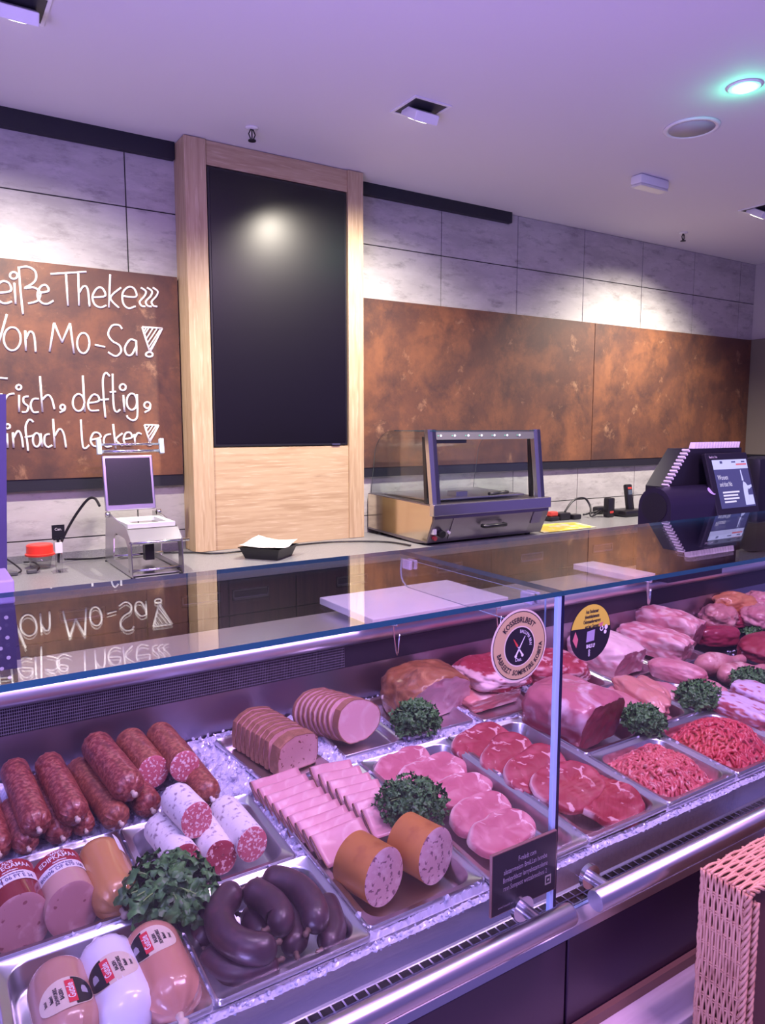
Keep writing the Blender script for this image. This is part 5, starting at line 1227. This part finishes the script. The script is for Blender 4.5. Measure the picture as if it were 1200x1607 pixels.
def slab(name, label, cat, px, h, outline, th, rz, seed, m, group=None, tilt=(0, 0), fatfn=None, wav=.003, dome=.35, pos=None):
    """slice of meat: outline r(theta) in metres, thickness th, rounded edge, gently uneven top"""
    n = 56; c = pos if pos is not None else dk(px[0], px[1], h); rings = []; vs = []; fat = []; off = Vector((seed*2.3, seed, 0))
    prof = [(1.0-.03, 0), (1.0, th*.25), (1.0, th*.6), (.975, th*.88), (.94, th), (.85, th*1.04), (.7, th*(1+.15*dome)), (.5, th*(1+.25*dome)), (.25, th*(1+.3*dome))]
    for r, z in prof:
        for j in range(n):
            q = 2*pi*j/n; R0 = outline(q); x, y = R0*r*cos(q), R0*r*sin(q)
            zz = z+wav*noise.noise(Vector((x*28, y*28, 0))+off)*(1 if z > 0 else .3)+.25*wav*noise.noise(Vector((x*90, y*90, 0))+off)*(1 if z > 0 else 0)
            wob = 1+.05*noise.noise(Vector((cos(q)*3, sin(q)*3, seed*1.7+z*40))); x *= wob; y *= wob
            vs.append(Vector((x, y, zz))); fat.append(fatfn(q, r, z/th) if fatfn else 0)
    K = len(prof); vs.append(Vector((0, 0, th*(1+.3*dome)))); fat.append(fatfn(0, 0, 1) if fatfn else 0)
    fs = [(i*n+j, i*n+(j+1) % n, (i+1)*n+(j+1) % n, (i+1)*n+j) for i in range(K-1) for j in range(n)]
    fs += [((K-1)*n+j, (K-1)*n+(j+1) % n, K*n) for j in range(n)]+[tuple(range(n-1, -1, -1))]
    o = new_obj(name, vs, fs, m, None, True, fat=fat)
    o.matrix_basis = DM @ Matrix.Translation(c) @ Matrix.Rotation(rz, 4, 'Z') @ Matrix.Rotation(tilt[0], 4, 'X') @ Matrix.Rotation(tilt[1], 4, 'Y'); tag(o, label, cat, group)
    return o
FAT = (0.78, 0.52, 0.54)
RAW = mat('raw_beef', (0.30, 0.026, 0.044), 0.45, spec=.35, coat=.08, crough=.3, bump=.15, bscale=110, layers=[((0.42, 0.07, 0.10), 'noise', 22, .48, .68, 4, .8), ((0.66, 0.36, 0.38), 'noise', 34, .635, .67, 5, 1.2), ((0.24, 0.015, 0.035), 'noise', 14, .55, .75)], attr=FAT)
PORK = mat('pork_chop_meat', (0.50, 0.13, 0.18), 0.42, coat=.15, crough=.3, bump=.12, bscale=110, layers=[((0.66, 0.26, 0.31), 'noise', 22, .48, .68, 4, .8), ((0.80, 0.50, 0.52), 'noise', 30, .64, .68, 5, 1.2)], attr=(0.85, 0.62, 0.62))
PALE = mat('pale_pork', (0.56, 0.20, 0.23), 0.36, coat=.25, crough=.2, bump=.12, bscale=70, layers=[((0.70, 0.38, 0.39), 'noise', 9, .46, .65, 6, 1), ((0.44, 0.10, 0.13), 'noise', 14, .55, .72, 4, .8)], attr=(0.83, 0.62, 0.62))
LOINCUT = mat('loin_cut', (0.46, 0.13, 0.17), 0.4, coat=.25, layers=[((0.58, 0.24, 0.28), 'noise', 30, .5, .7), ((0.72, 0.5, 0.5), 'noise', 30, .66, .7, 4, 1)])
SILVER = mat('beef_joint_skin', (0.46, 0.13, 0.17), 0.36, coat=.3, crough=.2, bump=.15, bscale=60, layers=[((0.78, 0.58, 0.66), 'noise', 9, .50, .62, 4, .6), ((0.36, 0.04, 0.07), 'noise', 12, .58, .75)], attr=(0.32, 0.03, 0.055))
BEEFCUT = mat('beef_joint_cut', (0.22, 0.016, 0.034), 0.36, coat=.3, layers=[((0.32, 0.04, 0.07), 'noise', 20, .5, .7)])
LIVERM = mat('liver_meat', (0.30, 0.03, 0.06), 0.25, coat=.6, crough=.12)

# ------------------------------------------------------------------ steaks (overlapping) in the long pan
def steak_out(seed, a, b):
    r = random.Random(seed); A = [r.uniform(-.12, .12), r.uniform(-.08, .08), r.uniform(-.06, .06)]; P = [r.uniform(0, 6) for _ in range(3)]
    return lambda q: (((abs(cos(q))/a)**2.5+(abs(sin(q))/b)**2.5)**(-1/2.5))*(1+sum(A[k]*cos((k+2)*q+P[k]) for k in range(3)))
def rimfat(q0, w, depth=.86, notch=True):
    def f(q, r, z):
        d = abs((q-q0+pi) % (2*pi)-pi); e = max(0, 1-d/w)
        a = min(1, max(0, (r-(depth+.14*(1-min(1, e*2.2))))/.05)) if e > 0 else 0
        return a*(1 if e > 0 else 0)
    return f
G = 'steaks in the long pan'
ST = [((757, 1172), .002, 'dark red steak with pale fat edge, farthest back of the five', .080, .056, 2.9),
      ((800, 1192), .008, 'dark red steak with pale fat edge, second from the back of the five', .082, .058, 2.7),
      ((842, 1214), .012, 'dark red steak with curved fat edge, middle one of the five', .084, .060, 2.8),
      ((890, 1238), .010, 'dark red steak just right of the glass joint, second from the front', .082, .062, 3.0),
      ((952, 1262), -.004, 'broad dark red steak at the front of its pan', .072, .074, 4.4)]
for k, (px, h, lab, a, b, q0) in enumerate(ST):
    slab('steak', lab, 'steak', px, h-.012, steak_out(k+3, a, b), .016, radians(12), k+1, RAW, G, tilt=(radians(13 if k < 4 else 3), radians(-7)), fatfn=rimfat(2.25+.10*k, .80, .93), wav=.006)
# ------------------------------------------------------------------ pork chops
G = 'pork chops in the long pan'
CH = [((632, 1207), -.010, 'pale pork chop farthest back, half hidden under the next ones', .075, .040),
      ((680, 1218), -.002, 'pale pork chop second from the back beside the parsley', .078, .042),
      ((722, 1247), -.004, 'pale pork chop in the middle, right of the parsley', .072, .040),
      ((754, 1282), -.008, 'pale pork chop second from the front of its pan', .072, .041),
      ((787, 1312), -.012, 'pale pork chop at the front, above the small black sign', .074, .041)]
for k, (px, h, lab, a, b) in enumerate(CH):
    slab('pork_chop', lab, 'pork chop', px, h-.004, steak_out(k+30, a*1.04, b*1.10), .016, radians(10), k+11, PORK, G, tilt=(radians(9), radians(-3)), fatfn=rimfat(2.1, 1.2, .91), wav=.006)
# ------------------------------------------------------------------ folded ham slices, two rows
HAM = mat('cooked_ham', (0.68, 0.30, 0.34), 0.36, coat=.25, layers=[((0.82, 0.50, 0.52), 'noise', 24, .5, .7, 4, .8), ((0.64, 0.26, 0.30), 'noise', 40, .6, .75)])
RIND = mat('ham_rind', (0.36, 0.16, 0.10), 0.45)
def folded_slice(label, c, rz, lean, w, hgt, seed, group):
    """thin slice folded over: front leaf, rolled top edge, back leaf"""
    rnd = random.Random(seed); prof = []
    th = .0013
    for k in range(9): s = k/8; prof.append((-.010+.006*s+.002*sin(s*3), s*hgt))
    for k in range(1, 6): a = pi*k/6; prof.append((-.004+.004*(1-cos(a)), hgt+.0045*sin(a)))
    for k in range(8): s = 1-k/8; prof.append((.004+.005*(1-s), s*hgt))
    nx = 10; vs, fs = [], []
    for i in range(nx+1):
        x = (i/nx-.5)*w
        for (y, z) in prof:
            n1 = noise.noise(Vector((x*30, z*30, seed*1.7)))
            vs.append(Vector((x, y+.0016*n1+.0015*sin(x*60+seed), z+.0012*noise.noise(Vector((x*40, seed, 3)))-.10*abs(x/w)**3*hgt)))
    m = len(prof)
    for i in range(nx):
        for j in range(m-1): fs.append((i*m+j, (i+1)*m+j, (i+1)*m+j+1, i*m+j+1))
    o = new_obj('ham_slice', vs, fs, HAM, None, True)
    o.matrix_basis = DM @ Matrix.Translation(c) @ Matrix.Rotation(rz, 4, 'Z') @ Matrix.Rotation(lean, 4, 'X'); tag(o, label, 'ham slice', group)
    sm = o.modifiers.new('thickness', 'SOLIDIFY'); sm.thickness = .0018; sm.offset = 0
    mb = MB()
    for e in (0, nx): mb.tube([vs[e*m+j] for j in range(m)], .0012, 5)
    mb2 = mb
    a = MB(); a.tube([vs[j] for j in range(m)], .0013, 5); a.build('rind_edge', RIND, o, True, local=I4)
    return o
ordn = ['first', 'second', 'third', 'fourth', 'fifth', 'sixth', 'seventh', 'eighth', 'ninth', 'tenth']
for k in range(9):
    f = k/8; a = dk(446+(552-446)*f, 1252+(1350-1252)*f, -.010)
    lab = 'folded pink ham slice in the left row, %s from the back' % ordn[k]
    if k == 8: lab = 'folded pink ham slice lying frontmost in the left row, beside the mortadella'
    folded_slice(lab, a, radians(4), radians(-60), .108, .050+.012*f, k+1, 'folded ham slices, left row')
for k in range(7):
    f = k/6; a = dk(530+(620-530)*f, 1234+(1312-1234)*f, -.008)
    lab = 'folded pink ham slice in the right row, %s from the back' % ordn[k]
    if k == 6: lab = 'folded pink ham slice frontmost in the right row, behind the mortadella'
    folded_slice(lab, a, radians(-6), radians(-60), .092, .050+.010*f, k+31, 'folded ham slices, right row')
# ------------------------------------------------------------------ sliced meat loaf
LOAF = mat('meat_loaf', (0.70, 0.36, 0.35), 0.5, layers=[((0.26, 0.08, 0.07), 'noise', 110, .645, .67, 2), ((0.76, 0.42, 0.41), 'noise', 20, .5, .7)])
CRUST = mat('loaf_crust', (0.30, 0.13, 0.07), 0.55, bump=.3, bscale=90, layers=[((0.50, 0.22, 0.14), 'noise', 40, .5, .7), ((0.16, 0.06, 0.03), 'noise', 30, .58, .75)])
def slice_prism(name, label, cat, M, outline, th, inner, crust, group, crustname, seed):
    n = len(outline); r = random.Random(seed); jit = [Vector((r.uniform(-.001, .001), 0, r.uniform(-.0012, .0012))) for _ in range(n)]
    P = [Vector((x, 0, z))+j for (x, z), j in zip(outline, jit)]; c = sum(P, Vector())/n
    vs = [p+Vector((0, -th/2, 0)) for p in P]+[c+(p-c)*.6+Vector((0, -th/2-.0006, 0)) for p in P]+[p+Vector((0, th/2, 0)) for p in P]
    fs = [(i, (i+1) % n, n+(i+1) % n, n+i) for i in range(n)]+[tuple(range(n, 2*n)), tuple(range(3*n-1, 2*n-1, -1))]
    o = new_obj(name, vs, fs, inner, None, False); o.matrix_basis = M; tag(o, label, cat, group)
    k = .0009
    cv = [c+(p-c)*1.012+Vector((0, -th/2-.0002, 0)) for p in P]+[c+(p-c)*1.012+Vector((0, th/2, 0)) for p in P]+[c+(p-c)*.975+Vector((0, -th/2-.0004, 0)) for p in P]
    cf = [(i, i+n, (i+1) % n+n, (i+1) % n) for i in range(n)]+[(i, (i+1) % n, 2*n+(i+1) % n, 2*n+i) for i in range(n)]
    mb = MB(); mb.add(cv, cf); mb.build(crustname, crust, o, False, local=I4)
    return o
loaf_out = [(-.052, 0), (.050, 0), (.054, .03), (.052, .060), (.043, .070), (.020, .076), (-.006, .078), (-.030, .072), (-.046, .060), (-.053, .03)]
rz = radians(9); ux = Vector((cos(rz), sin(rz), 0)); uy = Vector((-sin(rz), cos(rz), 0))
base = dk(466, 1205, -.010)
for k in range(9):
    th = .030 if k == 0 else .0135
    d = .0 if k == 0 else .026+.0172*(k-1)
    p = base+uy*(d+.012)+Vector((0, 0, -.002))-ux*(.0012*k)
    M = DM @ Matrix.Translation(p) @ Matrix.Rotation(rz, 4, 'Z') @ Matrix.Rotation(radians(-9 if k else -2), 4, 'X')
    lab = 'thick front piece of the meat loaf with holes in its pink face' if k == 0 else 'crusted meat loaf slice, %s behind the thick front piece' % ordn[k-1]
    slice_prism('meat_loaf_slice', lab, 'meat loaf', M, loaf_out, th, LOAF, CRUST, 'meat loaf slices', 'crust', k)
# ------------------------------------------------------------------ round ham slices
base = dk(566, 1166, -.008)
hamout = []
for i in range(36):
    q = 2*pi*i/36; r = .058*(1+.05*cos(2*q+.5)+.04*cos(3*q)); hamout.append((r*1.05*cos(q), .050+r*.92*sin(q)))
hamout = [(x, max(.003, z)) for x, z in hamout]
rz = radians(8); ux = Vector((cos(rz), sin(rz), 0)); uy = Vector((-sin(rz), cos(rz), 0))
HAMC = mat('round_ham_meat', (0.74, 0.40, 0.43), 0.4, coat=.2, layers=[((0.82, 0.56, 0.58), 'noise', 18, .48, .66, 4, .8), ((0.60, 0.24, 0.28), 'noise', 26, .66, .72)])
for k in range(9):
    th = .020 if k == 0 else .0072
    d = 0 if k == 0 else .016+.0118*(k-1)
    p = base+uy*(d+.012)-ux*(.0038*k)
    M = DM @ Matrix.Translation(p) @ Matrix.Rotation(rz, 4, 'Z') @ Matrix.Rotation(radians(-16 if k else -10), 4, 'X') @ Matrix.Rotation(radians(-2*k), 4, 'Y')
    lab = 'thick front cut of the round boiled ham' if k == 0 else 'round boiled ham slice, %s behind the front cut' % ordn[k-1]
    slice_prism('round_ham_slice', lab, 'ham slice', M, hamout, th, HAMC, RIND, 'round ham slices', 'rind', k+50)
# ------------------------------------------------------------------ smoked ham joint
SMOKED = mat('smoked_rind', (0.30, 0.105, 0.04), 0.35, coat=.5, bump=.5, bscale=50, layers=[((0.56, 0.27, 0.12), 'noise', 16, .5, .68, 9, .6), ((0.10, 0.03, 0.018), 'noise', 13, .50, .66, 9, .6)])
HAMCUT = mat('smoked_ham_cut', (0.62, 0.30, 0.34), 0.4, coat=.2, layers=[((0.74, 0.46, 0.48), 'noise', 14, .5, .66, 4, 1), ((0.50, 0.18, 0.22), 'noise', 20, .62, .7)])
blob('smoked_ham_joint', 'golden brown smoked ham joint with pale pink cut face at the back', 'ham joint', (668, 1096), -.012, (.112, .108, .058), radians(6), 5, SMOKED, amp=.12, freq=1.4, flat=.5, cut=('y', -.52), cutm=HAMCUT, amp2=.06, freq2=5)
# ------------------------------------------------------------------ pork belly, beef stack, beef flat
blob('pork_belly', 'rind-on pork belly piece lying under the beef behind the gold sticker', 'pork belly', (752, 1090), -.024, (.098, .085, .024), radians(2), 7, mat('belly_meat', (0.62, 0.22, 0.21), .35, coat=.3, layers=[((0.78, 0.55, 0.52), 'noise', 10, .46, .58, 3, .5)], attr=FAT), 'stacked raw cuts', amp=.10, flat=.7, power=5, cut=('y', -.80), cutm=mat('belly_cut', (.60, .15, .15), .35, coat=.3, stretch=(1, 1, 6), layers=[((0.8, 0.5, 0.48), 'noise', 12, .5, .6)]))
blob('beef_cut', 'flat raw beef cut with fatty edge resting on the pork belly', 'beef', (772, 1058), .026, (.100, .088, .024), radians(4), 8, RAW, 'stacked raw cuts', amp=.14, flat=.6, power=3.5, fatfn=lambda p, w, w2: 1.0 if (p.y < -.62 and p.z > -.2 and w2 > -.35) else (.8 if p.x < -.82 else 0))
blob('beef_cut', 'flat raw beef cut alone in its pan behind the glass joint', 'beef', (862, 1056), -.020, (.105, .085, .036), radians(-14), 9, RAW, 'flat beef cuts', amp=.14, flat=.6, power=3.2, fatfn=lambda p, w, w2: .9 if (p.y < -.70 and w2 > .0 and p.z < .2) else (.55 if w2 > .36 else 0))
# ------------------------------------------------------------------ large beef joint
blob('beef_joint', 'large raw beef joint with silvery skin and dark cut end, right of the steaks', 'beef joint', (898, 1132), -.024, (.112, .096, .062), radians(-80), 12, SILVER, amp=.12, freq=1.2, flat=.55, power=4.0, cut=('x', .70), cutm=BEEFCUT, fatfn=lambda p, w, w2: min(1, max(0, (.30-p.z-.45*w2)*3.0)))
# ------------------------------------------------------------------ escalope strips
G = 'raw escalope strips'
for k, (a, b, w, th, h, lab) in enumerate([((948, 1100), (985, 1088), .034, .016, -.010, 'curled pale end of an escalope at the left of its pan'),
    ((940, 1092), (1030, 1140), .046, .020, -.004, 'raw escalope strip lying lowest at the front left of its pan'),
    ((972, 1072), (1040, 1115), .040, .020, .016, 'orange-pink folded escalope strip lying on top of the others'),
    ((1000, 1070), (1042, 1100), .030, .016, .018, 'narrow orange-pink escalope edge behind the folded strip'),
    ((1010, 1120), (1050, 1142), .034, .012, -.016, 'small pale escalope end poking out beside the parsley')]):
    p, q = dk(a[0], a[1], h), dk(b[0], b[1], h); d = q-p; L = d.length
    blob('escalope', lab, 'escalope', None, h-.008, (L/2*1.15, w, th), atan2(d.y, d.x), 70+k, PALE if k != 2 and k != 3 else mat('orange_pork', (0.62, 0.24, 0.20), .3, coat=.5, layers=[((0.72, 0.40, 0.38), 'noise', 12, .5, .66, 4, 1)]), G, amp=.22, freq=1.5, flat=.5, power=2.6, pos=(p+q)/2)
# ------------------------------------------------------------------ pork fillets
G = 'pork fillets'
for k, (a, b, w, th, h, lab) in enumerate([((1015, 1082), (1068, 1098), .050, .017, -.008, 'flat pork fillet lying at the left of its pan'),
    ((1022, 1052), (1105, 1072), .040, .027, .012, 'thick rounded pork fillet lying across the top'),
    ((1080, 1082), (1135, 1085), .050, .016, -.008, 'flat pork fillet lying at the right behind the parsley')]):
    p, q = dk(a[0], a[1], h), dk(b[0], b[1], h); d = q-p; L = d.length
    blob('pork_fillet', lab, 'pork fillet', None, h-.008, (L/2*1.12, w, th), atan2(d.y, d.x), 80+k, PALE, G, amp=.12, freq=1.3, flat=.5, power=2.6, pos=(p+q)/2)
# ------------------------------------------------------------------ pork loin
blob('pork_loin', 'rolled pale pork loin with round cut face below the yellow sticker', 'pork loin', (950, 1032), -.022, (.118, .086, .050), radians(-86), 14, PALE, amp=.08, freq=1.3, flat=.6, power=3.0, cut=('x', .78), cutm=LOINCUT, fatfn=lambda p, w, w2: .75 if p.z > .1+.5*w2 else .15)
# ------------------------------------------------------------------ rib joints
G = 'pork rib joints'
for k, (px, h, sz, lab) in enumerate([((1030, 1014), -.012, (.125, .058, .040), 'pork rib joint lying in front, cut face towards the fillets'), ((1050, 990), .004, (.120, .050, .048), 'pork rib joint lying behind, touching the black liver pan')]):
    blob('rib_joint', lab, 'rib joint', px, h, sz, radians(-78), 90+k, PALE, G, amp=.16, freq=1.6, flat=.5, power=3.4, cut=('x', .80), cutm=LOINCUT, amp2=.09, freq2=4, fatfn=lambda p, w, w2: .5 if w2 > .1 else 0)
# ------------------------------------------------------------------ ribs at the right edge
G = 'pale pork ribs'
RIBM = mat('rib_meat', (0.42, 0.07, 0.09), .35, coat=.35, layers=[((0.60, 0.24, 0.26), 'noise', 26, .5, .65)], attr=(0.72, 0.55, 0.74))
for k, (a, b, h, lab) in enumerate([((1120, 1100), (1212, 1140), .006, 'pale rib slab with lilac bone side, nearer of the two'), ((1155, 1082), (1232, 1112), .020, 'pale rib slab with lilac bone side, farther one at the picture edge')]):
    p, q = dk(a[0], a[1], h), dk(b[0], b[1], h); d = q-p
    blob('rib_slab', lab, 'ribs', None, h-.02, (d.length/2*1.05, .048, .026), atan2(d.y, d.x), 95+k, RIBM, G, amp=.08, flat=.6, power=5, pos=(p+q)/2, fatfn=lambda p_, w, w2: min(1, max(0, (p_.z-.40+1.3*w2+.5*w)*4)) if p_.z > 0 else 0)
# ------------------------------------------------------------------ chicken legs, liver, poultry
CHK = mat('chicken_skin', (0.56, 0.22, 0.22), .4, coat=.3, bump=.35, bscale=160, layers=[((0.74, 0.46, 0.42), 'noise', 20, .5, .68), ((0.42, 0.09, 0.11), 'noise', 26, .55, .72)])
def drumstick(label, a, b, h, R, seed, group, m=None):
    p0, p1 = dk(a[0], a[1], h), dk(b[0], b[1], h+.004); L = (p1-p0).length; c = (p0+p1)/2
    prof = [(0, .12), (.04, .55), (.15, .92), (.3, 1.05), (.45, .95), (.58, .72), (.70, .48), (.80, .40), (.88, .44), (.95, .42), (1.0, .15)]
    M = align(p0, p1); ys = [(0, f*L, 0) for f, _ in prof]
    P = spline(ys, 4); rr = []
    for q in P:
        f = q.y/L
        for (f0, r0), (f1, r1) in zip(prof, prof[1:]):
            if f <= f1+1e-9: rr.append(R*(r0+(r1-r0)*(f-f0)/(f1-f0))); break
        else: rr.append(R*prof[-1][1])
    mb = MB(); mb.tube(P, rr, 20)
    mb.v = [v*1.0+v.normalized()*.006*noise.noise(v*40+Vector((seed, 0, 0))) for v in mb.v]
    o = mb.build('chicken_leg', m or CHK, None, True, local=I4); o.matrix_basis = DM @ M; tag(o, label, 'chicken leg', group)
drumstick('raw chicken leg in the black pan, bone end pointing right, farther one', (1093, 1046), (1168, 1034),   .012, .036, 1, 'raw chicken legs')
drumstick('raw chicken leg in the black pan behind the parsley, nearer one', (1128, 1062), (1202, 1048), .006, .034, 2, 'raw chicken legs')
blob('liver', 'dark glossy liver lobe at the left of its black pan', 'liver', (1100, 998), -.014, (.070, .046, .026), radians(-30), 101, LIVERM, 'liver lobes', amp=.15, flat=.5)
blob('liver', 'dark glossy liver lobe at the right of its black pan', 'liver', (1124, 1002), -.010, (.080, .042, .030), radians(-24), 102, LIVERM, 'liver lobes', amp=.15, flat=.5)
blob('red_meat_piece', 'bright red raw meat piece in the black pan at the right picture edge', 'meat', (1205, 1022), -.012, (.11, .08, .034), radians(10), 103, RAW, amp=.15, flat=.5)
G = 'poultry pieces in the black pan'
ORC = mat('marinated_poultry', (0.60, 0.22, 0.10), .35, coat=.5, bump=.3, bscale=120, layers=[((0.74, 0.38, 0.22), 'noise', 20, .5, .7), ((0.30, 0.07, 0.04), 'noise', 24, .6, .72)])
for k, (px, h, sz, rz_, m, lab) in enumerate([((1127, 972), -.006, (.068, .055, .034), -20, CHK, 'pale knobbly poultry piece at the front left of the rear black pan'),
    ((1160, 974), -.010, (.075, .05, .024), -20, LIVERM, 'dark pink poultry breast in the middle of the rear black pan'),
    ((1152, 952), .022, (.085, .044, .034), -26, ORC, 'orange marinated poultry leg lying on top of the rear black pan'),
    ((1196, 950), .024, (.07, .055, .034), -20, PALE, 'pale poultry piece at the back of the rear black pan'),
    ((1192, 972), .004, (.07, .06, .034), 10, PALE, 'pale pink poultry piece at the right picture edge')]):
    blob('poultry_piece', lab, 'poultry', px, h, sz, radians(rz_), 110+k, m, G, amp=.22, freq=1.8, flat=.5, amp2=.08)
# ------------------------------------------------------------------ minced meat
MINCE = mat('minced_meat', (0.58, 0.10, 0.12), .42, coat=.25, layers=[((0.74, 0.34, 0.34), 'noise', 90, .54, .66), ((0.44, 0.05, 0.07), 'noise', 40, .55, .7)])
MINCE2 = mat('red_minced_meat', (0.56, 0.045, 0.065), .42, coat=.25, layers=[((0.70, 0.22, 0.22), 'noise', 90, .58, .68), ((0.42, 0.03, 0.05), 'noise', 40, .55, .7)])
def mince(label, u0, u1, v0, v1, hgt, m, seed):
    rnd = random.Random(seed); cu, cv = (u0+u1)/2, (v0+v1)/2; a, b = (u1-u0)/2, (v1-v0)/2
    def H(x, y):
        r = ((abs(x)/a)**2.6+(abs(y)/b)**2.6)**(1/2.6)
        return hgt*max(0, 1-r**2.4)*(1+.25*noise.noise(Vector((x*18, y*18, seed))))
    mb = MB()
    # core heap
    N_ = 26; vs = [Vector((a*(2*i/N_-1), b*(2*j/N_-1), H(a*(2*i/N_-1)*1.0, b*(2*j/N_-1))-.034)) for i in range(N_+1) for j in range(N_+1)]
    mb.add(vs, [(i*(N_+1)+j, (i+1)*(N_+1)+j, (i+1)*(N_+1)+j+1, i*(N_+1)+j+1) for i in range(N_) for j in range(N_)])
    for k in range(620):
        x, y = rnd.uniform(-a, a)*.97, rnd.uniform(-b, b)*.97
        if (abs(x)/a)**2.6+(abs(y)/b)**2.6 > .98: continue
        th = rnd.gauss(radians(35), .9); L = rnd.uniform(.012, .030); bend = rnd.uniform(-1.6, 1.6); pts = []
        z0 = rnd.uniform(-.002, .003)
        for s in range(7):
            f = s/6; pts.append(Vector((x, y, H(x, y)-.032+z0+.0025*sin(pi*f)))); x += L/6*cos(th); y += L/6*sin(th); th += bend/6
            if abs(x) > a: x = a*(1 if x > 0 else -1)
            if abs(y) > b: y = b*(1 if y > 0 else -1)
        r = rnd.uniform(.0032, .0041); mb.tube(pts, [r*.7, r, r*1.05, r, r*1.05, r, r*.6], 7)
    o = mb.build('minced_meat', m, None, True, local=I4); o.matrix_basis = DM @ Matrix.Translation((cu, cv, 0)); tag(o, label, 'minced meat', kind='stuff')
mince('nearer heap of pink minced meat in a steel pan at the front right', 1.288, 1.496, .012, .205, .052, MINCE, 4)
mince('farther heap of redder minced meat in a steel pan at the right', 1.530, 1.752, .012, .222, .066, MINCE2, 5)
